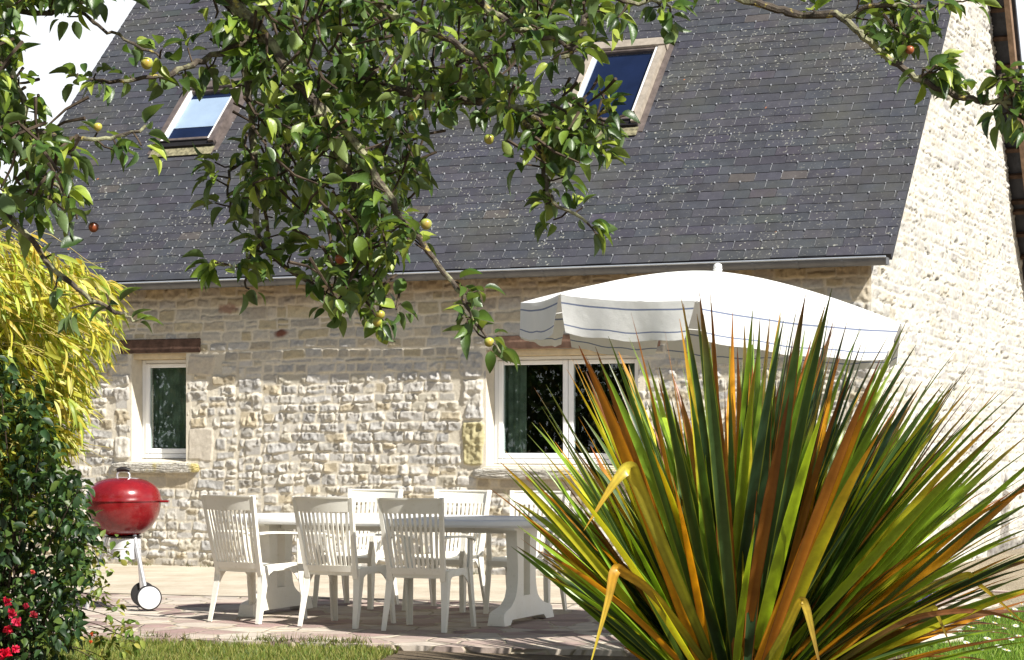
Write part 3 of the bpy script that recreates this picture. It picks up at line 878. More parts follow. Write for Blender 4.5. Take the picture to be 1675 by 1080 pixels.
# ---------------------------------------------------------------- windows in the facade
def window(w, casements, sill, lint, lintmat, label, curtain):
    u0, u1, z0, z1 = w
    wi = bpy.data.objects.new('window', None); COL.objects.link(wi); wi.parent = house; wi['label'] = label
    D = .2
    b = MB()                                # plastered reveal
    b.box(u0 - .06, u0 + .002, -.004, D + .12, z0 - .03, z1 + .02); b.box(u1 - .002, u1 + .06, -.004, D + .12, z0 - .03, z1 + .02)
    b.hexa([(u0 - .02, -.05, z0 - .06), (u1 + .02, -.05, z0 - .06), (u1 + .02, D + .1, z0 - .06), (u0 - .02, D + .1, z0 - .06), (u0 - .02, -.05, z0 - .012), (u1 + .02, -.05, z0 - .012), (u1 + .02, D + .1, z0 + .035), (u0 - .02, D + .1, z0 + .035)])
    b.build('reveal', M['plaster'], wi)
    b = MB(); b.box(u0 + .002, u1 - .002, .035, D + .1, z1 - .06, z1 + .02); b.build('header_board', M['wood_pale'], wi)
    f = MB(); fr = .05; y0, y1 = D, D + .07
    fz0, fz1 = z0 + .028, z1 - .062
    f.box(u0 + .003, u0 + fr, y0, y1, fz0, fz1, bev=.006); f.box(u1 - fr, u1 - .003, y0, y1, fz0, fz1, bev=.006)
    f.box(u0 + fr, u1 - fr, y0 + .003, y1, fz1 - fr * .8, fz1, bev=.006); f.box(u0 + fr, u1 - fr, y0 - .012, y1, fz0, fz0 + fr, bev=.006)
    f.build('frame', M['pvc'], wi)
    n = casements; cw = (u1 - u0 - 2 * fr) / n
    for i in range(n):
        a = u0 + fr + i * cw; c = a + cw; s = .055; q0, q1 = fz0 + fr + .004, fz1 - fr * .8 - .003
        f = MB(); a += .003; c -= .003
        f.box(a, a + s, y0 - .014, y1 - .02, q0, q1, bev=.007); f.box(c - s, c, y0 - .014, y1 - .02, q0, q1, bev=.007)
        f.box(a + s, c - s, y0 - .011, y1 - .02, q1 - s * .8, q1, bev=.007); f.box(a + s, c - s, y0 - .011, y1 - .02, q0, q0 + s, bev=.007)
        f.build('casement', M['pvc'], wi)
        f = MB(); f.box(a + s - .004, c - s + .004, y0 + .01, y0 + .014, q0 + s - .004, q1 - s * .8 + .004); f.build('pane', M['glass'], wi)
    f = MB(); f.box(u0 - .3, u1 + .3, D + .085, D + .10, z0 - .3, z1 + .3) if False else None
    f.box(u0 - .05, u1 + .05, 1.3, 1.32, z0 - .1, z1 + .1); f.box(u0 - .07, u0 - .05, D + .13, 1.3, z0 - .1, z1 + .1); f.box(u1 + .05, u1 + .07, D + .13, 1.3, z0 - .1, z1 + .1)
    f.box(u0 - .05, u1 + .05, D + .13, 1.3, z1 + .06, z1 + .08); f.box(u0 - .05, u1 + .05, D + .13, 1.3, z0 - .12, z0 - .1)
    f.build('room_lining', M['room'], wi)
    for (a, c, amp) in curtain:             # pleated net curtain inside
        n_ = int((c - a) / .008); f = MB()
        xs = np.linspace(a, c, n_)
        pr = [(x, D + .115 + amp * math.sin(x * 95) + amp * .6 * math.sin(x * 41)) for x in xs]
        f.loft([[(x, y, z0 + .02) for x, y in pr], [(x, y, z1 - .05) for x, y in pr]], closed=False, caps=False)
        f.build('curtain', M['curtain'], wi, smooth=True)
    vs, fs = rough_block(sill[1] - sill[0], .26, sill[3] - sill[2], 8 + casements, 26, .006)
    o = mesh_np('sill', vs, fs, M['sill'], wi, smooth=True); o.location = ((sill[0] + sill[1]) / 2, .055, (sill[2] + sill[3]) / 2)
    f = MB(); f.box(lint[0], lint[1], -.024, .3, lint[2], lint[3], bev=.008); f.build('lintel', lintmat, wi)
def sill_mat():
    m, nt, b, out = new_mat('weathered sill stone')
    v = tex_co(nt)
    c = ramp(nt, noise(nt, v, 12, 7, .7), [(.3, (.48, .45, .39)), (.7, (.64, .61, .54))])
    c = mixc(nt, ramp(nt, noise(nt, v, 2.6, 5, .6), [(.60, 0.0), (.68, .8)]), c, (.50, .40, .10))
    nt.links.new(c, b.inputs['Base Color']); b.inputs['Roughness'].default_value = .9
    bump(nt, b, noise(nt, v, 22, 6, .75), 1, .03)
    return m
M['sill'] = sill_mat()
window(WIN1, 1, (-8.50, -7.37, 1.01, 1.125), (-8.385, -7.355, 2.318, 2.470), M['wood_lintel'], 'narrow white window with grey curtain under a dark wooden lintel, above the barbecue', [(-8.2, -7.5, .006)])
window(WIN2, 2, (-4.12, -2.2, .975, 1.085), (-3.86, -2.1, 2.288, 2.425), M['wood_lintel2'], 'wide white two-casement window behind the table, its right half behind the flax leaves', [(-3.96, -3.66, .012), (-2.55, -2.34, .012)])

# ---------------------------------------------------------------- plastic garden chairs
def strip(b, path, w, t, side, mi=0):
    """bar following path; w = list of widths along `side`, t = thickness"""
    path = [np.array(p, float) for p in path]; side = np.array(side, float); rings = []
    for i, p in enumerate(path):
        d = path[min(i + 1, len(path) - 1)] - path[max(i - 1, 0)]; d /= np.linalg.norm(d)
        n_ = np.cross(d, side); n_ /= np.linalg.norm(n_)
        ww = (w[i] if not np.isscalar(w) else w) / 2; tt = (t[i] if not np.isscalar(t) else t) / 2
        rings.append([p - side * ww - n_ * tt, p + side * ww - n_ * tt, p + side * ww + n_ * tt, p - side * ww + n_ * tt])
    b.loft(rings, mi)

def make_chair():
    root = empty('garden_chair', (0, 0, 0))
    HT = .955
    def back(x, z):                          # y of the back surface: leans back, curved round the sitter
        return -.235 - .125 * (z - .42) / .54 - .035 * (1 - (x / .24) ** 2) * min(1, (z - .36) / .3 + .3)
    hw = lambda z: .205 + .034 * (z - .42) / .54
    b = MB()
    # seat: slightly dished slab with rounded front and ribs
    nx, ny = 12, 10; top = []; 
    for j in range(ny + 1):
        t = j / ny; y = -.235 + .46 * t
        w = .205 + .035 * math.sin(t * math.pi * .5)
        row = []
        for i in range(nx + 1):
            x = -w + 2 * w * i / nx
            z = .425 + .012 * t - .018 * (1 - (x / w) ** 2) * math.sin(math.pi * min(1, t * .9 + .05)) - (.022 * max(0, t - .85) / .15)
            row.append((x, y, z))
        top.append(row)
    vs = [p for r_ in top for p in r_]; n = nx + 1
    fs = [(j * n + i, j * n + i + 1, (j + 1) * n + i + 1, (j + 1) * n + i) for j in range(ny) for i in range(nx)]
    b.add(vs, fs)
    rim = top[0] + [r_[-1] for r_ in top[1:-1]] + top[-1][::-1] + [r_[0] for r_ in top[1:-1]][::-1]
    b.loft([[(p[0], p[1], p[2] - .045) for p in rim], rim], caps=False)
    b.add([(p[0], p[1], p[2] - .012) for p in vs], [f[::-1] for f in fs])
    b.build('seat', M['plastic'], root, smooth=35)
    # back: two posts, solid top panel, bottom rail, slats
    b = MB()
    for s in (-1, 1):
        strip(b, [(s * hw(z), back(s * hw(z), z) + .004, z) for z in np.linspace(.36, HT, 9)], [.040, .038, .036, .034, .032, .031, .030, .030, .030], .030, (1, 0, 0))
    def panel(z0, z1, x0, x1, th, nseg):
        for (zz0, zz1) in ((z0, z1),):
            xs = np.linspace(x0, x1, nseg + 1)
            fr = [(x, back(x, zz0) + th / 2, zz0) for x in xs]; frt = [(x, back(x, zz1) + th / 2, zz1) for x in xs]
            bk = [(x, back(x, zz0) - th / 2, zz0) for x in xs]; bkt = [(x, back(x, zz1) - th / 2, zz1) for x in xs]
            b.loft([f_ + g_[::-1] for f_, g_ in ((fr, bk), (frt, bkt))])
    panel(.845, HT - .004, -.225, .225, .010, 10)
    panel(HT - .012, HT, -.228, .228, .026, 10)
    panel(.405, .452, -.2, .2, .014, 10)
    ns = 11
    for i in range(ns):
        f_ = (i + .5) / ns * 2 - 1
        strip(b, [(f_ * (hw(z) - .022), back(f_ * hw(z), z), z) for z in np.linspace(.44, .852, 7)], .0185 + .0, .009, (1, 0, 0))
    b.build('backrest', M['plastic'], root, smooth=35)
    for s in (-1, 1):
        # rear leg: broad at the seat, tapering backwards and outwards to the ground (L profile)
        b = MB()
        pts = [(s * .208, -.215, .43), (s * .214, -.232, .30), (s * .224, -.262, .14), (s * .232, -.292, 0)]
        strip(b, pts, [.062, .052, .042, .034], [.010] * 4, (1, 0, 0))
        strip(b, [(p[0] + s * .022 * (1 - i * .18), p[1] + .03 - i * .005, p[2]) for i, p in enumerate(pts)], [.085, .062, .046, .034], [.008] * 4, (0, 1, 0))
        b.build('leg', M['plastic'], root)
        # front leg with arm support above it
        b = MB()
        pts = [(s * .262, .165, .655), (s * .258, .175, .52), (s * .250, .190, .42), (s * .256, .205, .26), (s * .262, .222, .12), (s * .266, .238, 0)]
        strip(b, pts, [.060, .062, .070, .060, .048, .038], [.009] * 6, (0, 1, 0))
        strip(b, [(p[0] - s * .018, p[1] + .028 - .003 * i, p[2]) for i, p in enumerate(pts)], [.036, .036, .04, .04, .036, .032], [.009] * 6, (1, 0, 0))
        b.build('leg', M['plastic'], root)
        # armrest, flat, sweeping out
        b = MB()
        ap = smooth_line([(s * .222, -.272, .668), (s * .250, -.20, .676), (s * .272, -.05, .672), (s * .272, .10, .664), (s * .262, .205, .640)], 4)
        strip(b, ap, [.036] + [.046] * (len(ap) - 3) + [.05, .045], .015, (1, 0, 0))
        b.build('armrest', M['plastic'], root, smooth=30)
        # arched skirt between the legs under the seat
        b = MB()
        ys = np.linspace(-.20, .185, 12); upz = [.432 + .01 * k / 11 for k in range(12)]
        lo = [.40 - .115 * (abs((y + .01) / .195) ** 2.6) for y in ys]
        A_ = [(s * (.212 + .034 * k / 11), y, z) for k, (y, z) in enumerate(zip(ys, upz))]; B_ = [(s * (.216 + .034 * k / 11), y, z) for k, (y, z) in enumerate(zip(ys, lo))]
        b.loft([[p, q_, (q_[0] - s * .008, q_[1], q_[2]), (p[0] - s * .008, p[1], p[2])] for p, q_ in zip(A_, B_)])
        b.build('side_skirt', M['plastic'], root)
    return root
def copy_tree(o, parent=None):
    c = o.copy(); COL.objects.link(c)
    if parent: c.parent = parent
    for ch in list(o.children): copy_tree(ch, c)
    return c
chair0 = make_chair()
chairs = [  # centre of rear legs (x, y), heading of the seat front (deg from +Y, clockwise), label
    (-2.08, 15.83, 33, 'white slatted garden chair seen from behind, next to the red barbecue'),
    (-1.345, 15.42, 26, 'white garden chair seen from behind, middle one on the near side of the table'),
    (-.70, 15.08, 20, 'white slatted garden chair seen from behind, nearest to the spiky flax plant'),
    (-1.17, 17.66, 203, 'white garden chair facing us across the table, farthest from the flax plant'),
    (-.43, 17.36, 202, 'white garden chair facing us across the table, between the other two facing chairs'),
    (.205, 17.06, 199, 'white garden chair facing us below the wide window, partly behind flax leaf tips')]
for i, (x, y, hd, lab) in enumerate(chairs):
    c = chair0 if i == 0 else copy_tree(chair0)
    t = -math.radians(hd)
    # origin of the chair is its seat centre; rear legs sit .285 behind
    c.location = (x + .285 * -math.sin(t), y + .285 * math.cos(t), .004)
    c.rotation_euler = (0, 0, t)
    tag(c, lab, 'chair', 'white plastic chairs around the garden table')

# ---------------------------------------------------------------- table
tb = empty('garden_table', (-.90, 16.37, .004), -ANG, 'long white plastic garden table with rounded ends between six chairs', 'table')
b = MB()
def sup(a, c, z, n=56, e=3.4):
    r_ = []
    for t in np.linspace(0, 2 * math.pi, n, endpoint=False):
        ct, st_ = math.cos(t), math.sin(t)
        r_.append((a * math.copysign(abs(ct) ** (2 / e), ct), c * math.copysign(abs(st_) ** (2 / 2.6), st_), z))
    return r_
A_, B_, Z_ = 1.40, .50, .775
b.loft([sup(A_ - .03, B_ - .03, Z_ - .058), sup(A_ - .01, B_ - .01, Z_ - .055), sup(A_, B_, Z_ - .04), sup(A_, B_, Z_ - .016), sup(A_ - .006, B_ - .006, Z_ - .005), sup(A_ - .02, B_ - .02, Z_ + .001), sup(A_ - .05, B_ - .05, Z_), sup(A_ - .06, B_ - .06, Z_ - .003), sup(.4, .15, Z_ - .003)])
b.build('tabletop', M['plastic_top'], tb, smooth=30)
for s in (-1, 1):
    b = MB(); x0 = s * 1.06
    # outline of half a pedestal in (y, z): column with slot, foot flaring to the nose
    fl = smooth_line([(.20, .72), (.185, .6), (.17, .42), (.175, .30), (.21, .20), (.30, .135), (.42, .105), (.455, .09)], 3)
    ring = [(y, z) for y, z in fl] + [(.47, .05), (.455, .0), (.36, .0), (.34, .03), (.0, .045)]
    for sg in (-1, 1):
        pts = [(sg * y, z) for y, z in ring]
        n_ = len(pts)
        # column bar (outside the slot)
        for a_, c_ in zip(fl[:-1], fl[1:]):
            if a_[1] <= .20: break
            w0, w1 = .075, .075
            b.hexa([(x0 - .045, sg * .06, c_[1]), (x0 + .045, sg * .06, c_[1]), (x0 + .045, sg * c_[0], c_[1]), (x0 - .045, sg * c_[0], c_[1]),
                    (x0 - .045, sg * .06, a_[1]), (x0 + .045, sg * .06, a_[1]), (x0 + .045, sg * a_[0], a_[1]), (x0 - .045, sg * a_[0], a_[1])] if sg > 0 else
                   [(x0 - .045, sg * c_[0], c_[1]), (x0 + .045, sg * c_[0], c_[1]), (x0 + .045, sg * .06, c_[1]), (x0 - .045, sg * .06, c_[1]),
                    (x0 - .045, sg * a_[0], a_[1]), (x0 + .045, sg * a_[0], a_[1]), (x0 + .045, sg * .06, a_[1]), (x0 - .045, sg * .06, a_[1])])
            last = c_
        foot = [p for p in fl if p[1] <= last[1] + 1e-6]
        xs_ = .05
        prev = None
        seq = [(0.0, last[1])] + [(p[0], p[1]) for p in foot] + [(.47, .05)]
        for p in seq:
            lo = .035 if p[0] < .33 else .0
            wd = xs_ + .022 * max(0, (p[0] - .2) / .27)
            cur = [(x0 - wd, sg * p[0], lo), (x0 + wd, sg * p[0], lo), (x0 + wd * .85, sg * p[0], p[1]), (x0 - wd * .85, sg * p[0], p[1])]
            if prev is not None and abs(cur[0][1] - prev[0][1]) > 1e-4: b.loft([prev, cur] if sg > 0 else [cur, prev])
            prev = cur
    b.box(x0 - .046, x0 + .046, -.06, .06, .665, .719)
    b.box(x0 - .10, x0 + .10, -.36, .36, .70, .718)
    b.build('pedestal', M['plastic'], tb, smooth=30)
b = MB(); b.box(-1.0, 1.0, -.03, .03, .66, .714); b.build('rail', M['plastic'], tb)

# ---------------------------------------------------------------- parasol
UMB = np.array([1.366, 14.30, 0.0])
um = empty('parasol', UMB, 0, 'wide off-white canvas parasol with blue striped valance behind the flax plant', 'parasol')
UR_, ZR, RISE = 1.335, 2.205, .30
TILT = math.radians(4.7)
AN = [math.radians(t) for t in (169, 217, 260, 329, 376, 421, 461, 497, 529)]
def upt(r, th, dz=0.0):
    x, y = r * math.cos(th), r * math.sin(th)
    q_ = r / UR_
    z = RISE * (1 - max(q_, 0) ** 1.55) + dz
    c, s_ = math.cos(TILT), math.sin(TILT)
    return (x * c + z * s_, y, ZR + z * c - x * s_)
b = MB(); NR, NP = 12, 10
for k in range(8):
    t0, t1 = AN[k], AN[k + 1]
    grid = []
    for i in range(NR + 1):
        q_ = i / NR; row = []
        for j in range(NP + 1):
            w = j / NP
            p0 = np.array([math.cos(t0), math.sin(t0)]); p1 = np.array([math.cos(t1), math.sin(t1)])
            d = p0 * (1 - w) + p1 * w; d = d * UR_ * q_
            sag = -.034 * math.sin(math.pi * w) ** .8 * q_ ** 2 + .010 * math.sin(5 * q_ + 14 * w + k) * q_ ** 2 * math.sin(math.pi * w) + .006 * math.sin(9 * w + k * 2) * q_ ** 3
            r_ = np.hypot(*d); th = math.atan2(d[1], d[0])
            qq = q_
            z = RISE * (1 - qq ** 1.55) + sag + .004
            c, s_ = math.cos(TILT), math.sin(TILT)
            row.append((d[0] * c + z * s_, d[1], ZR + z * c - d[0] * s_))
        grid.append(row)
    n = NP + 1
    b.add([p for r_ in grid for p in r_], [(i * n + j, i * n + j + 1, (i + 1) * n + j + 1, (i + 1) * n + j) for i in range(NR) for j in range(NP)])
cano = b.build('canopy', M['canvas'], um, smooth=25)
VH = .235
rows = [0, .02, .045, .055, .10, .15, .182, .190, .215, VH]
for k in range(8):
    b = MB(); t0, t1 = AN[k], AN[k + 1]
    n = 15; grid = []
    nm = np.array([math.cos((t0 + t1) / 2), math.sin((t0 + t1) / 2)])
    for ri, h_ in enumerate(rows):
        row = []
        for j in range(n):
            e_ = .012 + .055 * (h_ / VH) ** 1.3
            w = e_ + (1 - 2 * e_) * j / (n - 1)
            d = (np.array([math.cos(t0), math.sin(t0)]) * (1 - w) + np.array([math.cos(t1), math.sin(t1)]) * w) * UR_
            sag = -.022 * math.sin(math.pi * w)
            out_ = (.012 * math.sin(w * 15 + k * 1.7) + .012 * math.cos(w * 2 * math.pi)) * (h_ / VH) + .004 - .02 * (h_ / VH)
            shrink = 1 - .06 * (h_ / VH) ** 1.5 * 0
            d = d + nm * out_
            z = sag - h_ + .004 - .012 * math.sin(math.pi * w) * (h_ / VH) + .006 * math.sin(w * 19 + k)* (h_ / VH)
            c, s_ = math.cos(TILT), math.sin(TILT)
            row.append((d[0] * c + z * s_, d[1], ZR + z * c - d[0] * s_))
        grid.append(row)
    fs = [(i * n + j, (i + 1) * n + j, (i + 1) * n + j + 1, i * n + j + 1) for i in range(len(rows) - 1) for j in range(n - 1)]
    b.add([p for r_ in grid for p in r_], fs)
    b.m = [1 if (i in (2, 6)) else 0 for i in range(len(rows) - 1) for j in range(n - 1)]
    o = b.build('valance', [M['canvas'], M['canvas_blue']], um, smooth=60)
for k in range(8):
    b = MB(); t0 = AN[k]
    b.tube([upt(r_, t0, -.012) for r_ in np.linspace(.05, UR_ - .01, 7)], .006, 6); b.build('rib', M['pvc'], um)
b = MB(); b.tube([(0, 0, 0.0), (0, 0, 2.0), upt(.0, 0, 0)], .019, 12); b.build('pole', M['pvc'], um, smooth=True)
b = MB(); ap = upt(0, 0, .0)
b.lathe([(.012, -.01), (.030, .012), (.032, .020), (.026, .028), (.030, .034), (.026, .052), (.010, .062), (.002, .063)], ap, 18); b.build('finial', M['canvas'], um, smooth=50)
b = MB(); b.lathe([(.24, 0.005), (.24, .05), (.20, .08), (.04, .10), (.035, .3), (.024, .3)], (0, 0, 0), 28); b.build('base', M['pvc'], um, smooth=40)

# ---------------------------------------------------------------- kettle barbecue
kc = np.array([-3.145, 17.12, 0.006])
kb = empty('kettle_barbecue', kc, 0, 'red enamel kettle barbecue on aluminium legs with two wheels', 'barbecue')
RB, ZS = .302, .872
b = MB(); prof = [(RB + .006, 0), (RB + .006, .006)] + [(RB * math.cos(t) ** .72, .006 + .178 * math.sin(t) ** .95) for t in np.linspace(.05, math.pi / 2 - .02, 16)]
b.lathe(prof, (0, 0, ZS + .004), 64); lid = b.build('lid', M['enamel'], kb, smooth=35)
b = MB(); b.lathe([(.055, 0), (.056, .006), (.02, .009), (.002, .009)], (.07, -.02, ZS + .178), 20); b.build('vent', M['alu'], lid, smooth=30)
b = MB(); prof = [(RB * math.sin(t) ** .80, -.292 * math.cos(t) ** 1.0) for t in np.linspace(.30, math.pi / 2, 18)] + [(RB + .008, 0.0), (RB + .008, .003)]
b.lathe(prof, (0, 0, ZS), 64); bowl = b.build('bowl', M['enamel'], kb, smooth=35)
b = MB()
b.tube([(-.048, 0, ZS + .18), (-.05, 0, ZS + .215), (-.035, 0, ZS + .235)], .008, 8); b.tube([(.048, 0, ZS + .18), (.05, 0, ZS + .215), (.035, 0, ZS + .235)], .008, 8)
b.box(-.062, .062, -.004, .02, ZS + .178, ZS + .192)
h_ = b.build('handle', M['alu'], kb, smooth=40)
b = MB(); b.tube([(-.052, 0, ZS + .245), (-.02, 0, ZS + .256), (.02, 0, ZS + .256), (.052, 0, ZS + .245)], [.015, .019, .019, .015], 12); b.build('grip', M['black_plastic'], h_, smooth=True)
b = MB(); b.box(RB, RB + .07, -.05, .02, ZS - .012, ZS + .006, bev=.004); b.build('side_handle', M['enamel'], kb)
b = MB(); b.lathe([(.118, 0), (.122, .004), (.122, .085), (.126, .088), (.122, .092), (.122, .165), (.128, .170), (.10, .172)], (0.02, 0, ZS - .292 - .178), 40)
b.build('ash_catcher', M['alu_pale'], kb, smooth=30)
b = MB()
for t in np.linspace(0, 2 * math.pi, 30, endpoint=False):
    x, y = .02 + .112 * math.cos(t), .112 * math.sin(t)
    b.box(x - .005, x + .005, y - .005, y + .005, ZS - .300, ZS - .284)
b.lathe([(.10, -.296), (.15, -.290), (.152, -.284), (.10, -.28)], (0, 0, ZS), 36)
b.build('ash_ring', M['black_plastic'], kb)
wl1 = np.array([-2.905 + 3.145, 16.93 - 17.12, .102]); wl2 = np.array([-3.02 + 3.145, 17.33 - 17.12, .102])
mid = (wl1 + wl2) / 2; ax_ = (wl2 - wl1) / np.linalg.norm(wl2 - wl1)
for i, w_ in enumerate((wl1, wl2)):
    b = MB(); top = np.array([.10, -.07 if i == 0 else .09, ZS - .265])
    b.tube([top, w_ + (ax_ * .03 if i == 0 else -ax_ * .03) + np.array([-.012, 0, .0])], .0175, 12); b.build('leg', M['alu'], kb, smooth=True)
b = MB(); b.tube([(-.12, .0, ZS - .265), (-.30, .02, 0)], .0155, 12); b.build('leg', M['alu'], kb, smooth=True)
b = MB(); b.tube([wl1, wl2], .006, 8); b.build('axle', M['alu'], kb)
for i, w_ in enumerate((wl1, wl2)):
    side = -1 if i == 0 else 1
    x_ = np.cross(ax_, [0, 0, 1]); x_ /= np.linalg.norm(x_)
    def ringw(r_, d_, n=40): return [w_ + ax_ * d_ + r_ * (math.cos(t) * x_ + math.sin(t) * np.array([0, 0, 1.])) for t in np.linspace(0, 2 * math.pi, n, endpoint=False)]
    b = MB(); b.loft([ringw(.090, -.018), ringw(.099, -.016), ringw(.102, -.010), ringw(.102, .010), ringw(.099, .016), ringw(.090, .018)]); wh = b.build('wheel', M['rubber'], kb, smooth=40)
    b = MB(); d0 = -.0185 if i == 0 else .0185; k_ = -1 if i == 0 else 1
    b.loft([ringw(.091, d0), ringw(.088, d0 + k_ * .006), ringw(.06, d0 + k_ * .010), ringw(.004, d0 + k_ * .011)]); b.build('wheel_cap', M['alu_pale'], wh, smooth=30)

# ---------------------------------------------------------------- New Zealand flax
def flax(base):
    fr = empty('flax_plant', base, 0, 'huge spiky flax plant with green, yellow and orange sword leaves in the right foreground', 'plant')
    r = np.random.default_rng(12)
    def build(leaves, name, parent=fr):
        vs, fs, cs = [], [], []
        for lf in leaves:
            b0, L, az, lean, bend, wid, tw, kind = lf[:8]
            n = 13; p = np.array(b0, float)
            hd = np.array([math.cos(az), math.sin(az), 0]); pts = [p.copy()]; ds = []
            for i in range(n):
                a = lean + bend * ((i + .5) / n) ** 2
                d = hd * math.sin(a) + np.array([0, 0, 1]) * math.cos(a)
                p = p + d * L / n; pts.append(p.copy()); ds.append(d)
            ds.append(ds[-1]); side0 = np.array([-math.sin(az), math.cos(az), 0])
            base_i = len(vs)
            c1, c2, c3, tip0, tipc = kind
            for i in range(n + 1):
                t = i / n; d = ds[i]
                nn = np.cross(d, side0); ang = tw * (.4 + .6 * t)
                sd = side0 * math.cos(ang) + nn * math.sin(ang); nn2 = np.cross(d, sd)
                w = wid * .5 * (.55 + .45 * min(1, t / .35)) * (1 - max(0, (t - .56) / .44) ** 1.9)
                w = max(w, .0012)
                fold = .42 * w * (1.5 - t)
                for s, k in ((-1, c3), (-.78, c2), (0, c1), (.78, c2), (1, c3)):
                    vs.append(pts[i] + sd * w * s - nn2 * fold * abs(s))
                    cc = np.array(k)
                    m_ = min(1, max(0, (t - tip0) / max(1e-3, 1.0 - tip0))) ** .8 if tip0 < 1 else 0
                    stk = 1 + .22 * math.sin(i * 2.3 + s * 9 + L * 40) * (r.random() < .5)
                    cs.append((cc * (1 - m_) + np.array(tipc) * m_) * stk)
            for i in range(n):
                for j in range(4):
                    a = base_i + i * 5 + j
                    fs.append((a, a + 1, a + 6, a + 5))
        return mesh_np(name, np.array(vs), np.array(fs), M['flax'], parent, col=np.array(cs), smooth=True)
    GR_ = [(.045, .095, .028), (.06, .12, .03), (.03, .065, .024), (.07, .13, .04), (.04, .08, .04)]
    def kind():
        k = r.random(); c = np.array(GR_[r.integers(5)]) * r.uniform(.8, 1.25)
        tipc = [(.16, .05, .018), (.10, .12, .03), (.30, .16, .03), (.14, .18, .04)][r.integers(4)]
        lime = np.array([(.26, .42, .03), (.34, .48, .035), (.20, .34, .03)][r.integers(3)])  # sunlit glow put into the lime leaf colours, shade into the dark greens
        if k < .38: return (c, c * 1.1, (.34, .40, .05) if r.random() < .75 else (.50, .15, .02), r.uniform(.82, .98), tipc)
        if k < .74: return (lime * .8, lime, lime * 1.3, r.uniform(.8, .97), tipc)
        if k < .86: return ((.48, .50, .03), (.58, .56, .035), (.64, .50, .04), r.uniform(.6, .92), (.45, .18, .02))
        if k < .95: return ((.70, .30, .015), (.76, .36, .02), (.55, .15, .012), r.uniform(.6, .9), (.26, .07, .02))
        return ((.34, .12, .022), (.40, .16, .03), (.26, .07, .02), r.uniform(.4, .8), (.14, .05, .02))
    lv = []
    for i in range(660):
        ls = r.uniform(-52, 72) if r.random() < .8 else r.normal(8, 22)
        if ls < -54 or ls > 76: continue
        dl = abs(r.normal(0, 26)) * (1 if r.random() < .66 else -.62)                       # how far the leaf leans towards or away from the patio
        dv = np.array([math.sin(math.radians(ls)), math.tan(math.radians(max(-55, min(55, dl)))), math.cos(math.radians(ls))])
        fr_ = 1 / np.linalg.norm(dv); dv = dv * fr_
        az = math.atan2(dv[1], dv[0]); lean = math.acos(dv[2])
        bend = r.uniform(.04, .30) + (.12 if lean > .9 else 0)
        lm = np.interp(ls, [-55, -48, -42, -28, -10, 0, 20, 45, 59, 73], [1.15, 1.50, 1.84, 2.08, 2.28, 2.34, 2.32, 2.20, 1.92, 1.72])
        L = lm / max(.75, fr_) * (r.uniform(.78, 1.0) if r.random() < .6 else r.uniform(.45, .80))
        lean = max(.0, lean - bend * .33)
        rb = r.uniform(0, .20)
        b0 = (rb * math.cos(az) + r.normal(0, .04), rb * math.sin(az) + r.normal(0, .04), -.07)
        kd = kind()
        if ls > 38 and r.random() < .22: kd = ((.72, .32, .02), (.78, .40, .03), (.50, .14, .015), .6, (.24, .07, .02))
        lv.append((b0, L, az, lean, bend, r.uniform(.046, .078), r.normal(0, .6), kd))
    # drooping outer leaves, right side, near the ground
    for i in range(11):
        az = r.uniform(-.6, .6); lv.append(((.15, 0, -.05), r.uniform(1.2, 1.75), az, r.uniform(.85, 1.15), r.uniform(.5, 1.0), r.uniform(.04, .06), r.normal(0, .5),
                                            ((.42, .28, .04), (.40, .20, .03), (.26, .09, .03), .35, (.14, .05, .03))))
    build(lv, 'foliage')
    # broken yellow leaves hanging forward: short bars given by real end points
    def strap(name, pts, wd, col, tip):
        ln = smooth_line([np.array(p) - base for p in pts], 7); n = len(ln) - 1; vs, fs, cs = [], [], []
        for i in range(n + 1):
            t = i / n; d = ln[min(i + 1, n)] - ln[max(i - 1, 0)]; sd = np.cross(d, [0.25, 1, 0.2]); sd /= np.linalg.norm(sd) + 1e-9
            w = wd * .5 * (.55 + .45 * math.sin(math.pi * min(1, t * .9 + .05))) * (1 - max(0, (t - .62) / .38) ** 1.5) + .001
            m_ = max(0, (t - .7) / .3); g_ = max(0, 1 - t / .45)
            for s_, k in ((-1, .62), (-.5, 1.05), (0, .8), (.5, 1.1), (1, .6)):
                vs.append(ln[i] + sd * w * s_ + np.array([0, .16 * w, 0]) * (1 - abs(s_)))
                cs.append(((np.array(col) * (1 - m_) + np.array(tip) * m_) * (1 - g_) + np.array([.10, .17, .03]) * g_) * k * r.uniform(.85, 1.1))
        fs = np.array([(i * 5 + j, i * 5 + j + 1, i * 5 + j + 6, i * 5 + j + 5) for i in range(n) for j in range(4)])
        return mesh_np(name, np.array(vs), fs, M['flax'], fr, col=np.array(cs), smooth=True)
    YL = (.60, .50, .05); OR = (.62, .33, .03); BR = (.22, .10, .03)
    strap('broken_leaf', [P(1180, 1120, 11.65), P(1100, 930, 10.95), P(1042, 790, 10.70), P(1030, 766, 10.65), P(1005, 790, 10.62), P(955, 868, 10.60)], .070, YL, OR)
    strap('broken_leaf', [P(1180, 1120, 11.65), P(1080, 985, 10.95), P(1022, 938, 10.70), P(1006, 935, 10.65), P(994, 985, 10.62), P(962, 1100, 10.55)], .054, OR, YL)
    strap('broken_leaf', [P(1225, 1130, 11.55), P(1285, 1030, 10.95), P(1308, 985, 10.75), P(1318, 992, 10.73), P(1330, 1040, 10.70), P(1348, 1120, 10.65)], .040, (.62, .44, .05), BR)
    strap('broken_leaf', [P(1300, 1130, 11.65), P(1470, 990, 11.45), P(1572, 943, 11.45), P(1600, 955, 11.40), P(1690, 1032, 11.25)], .034, YL, OR)
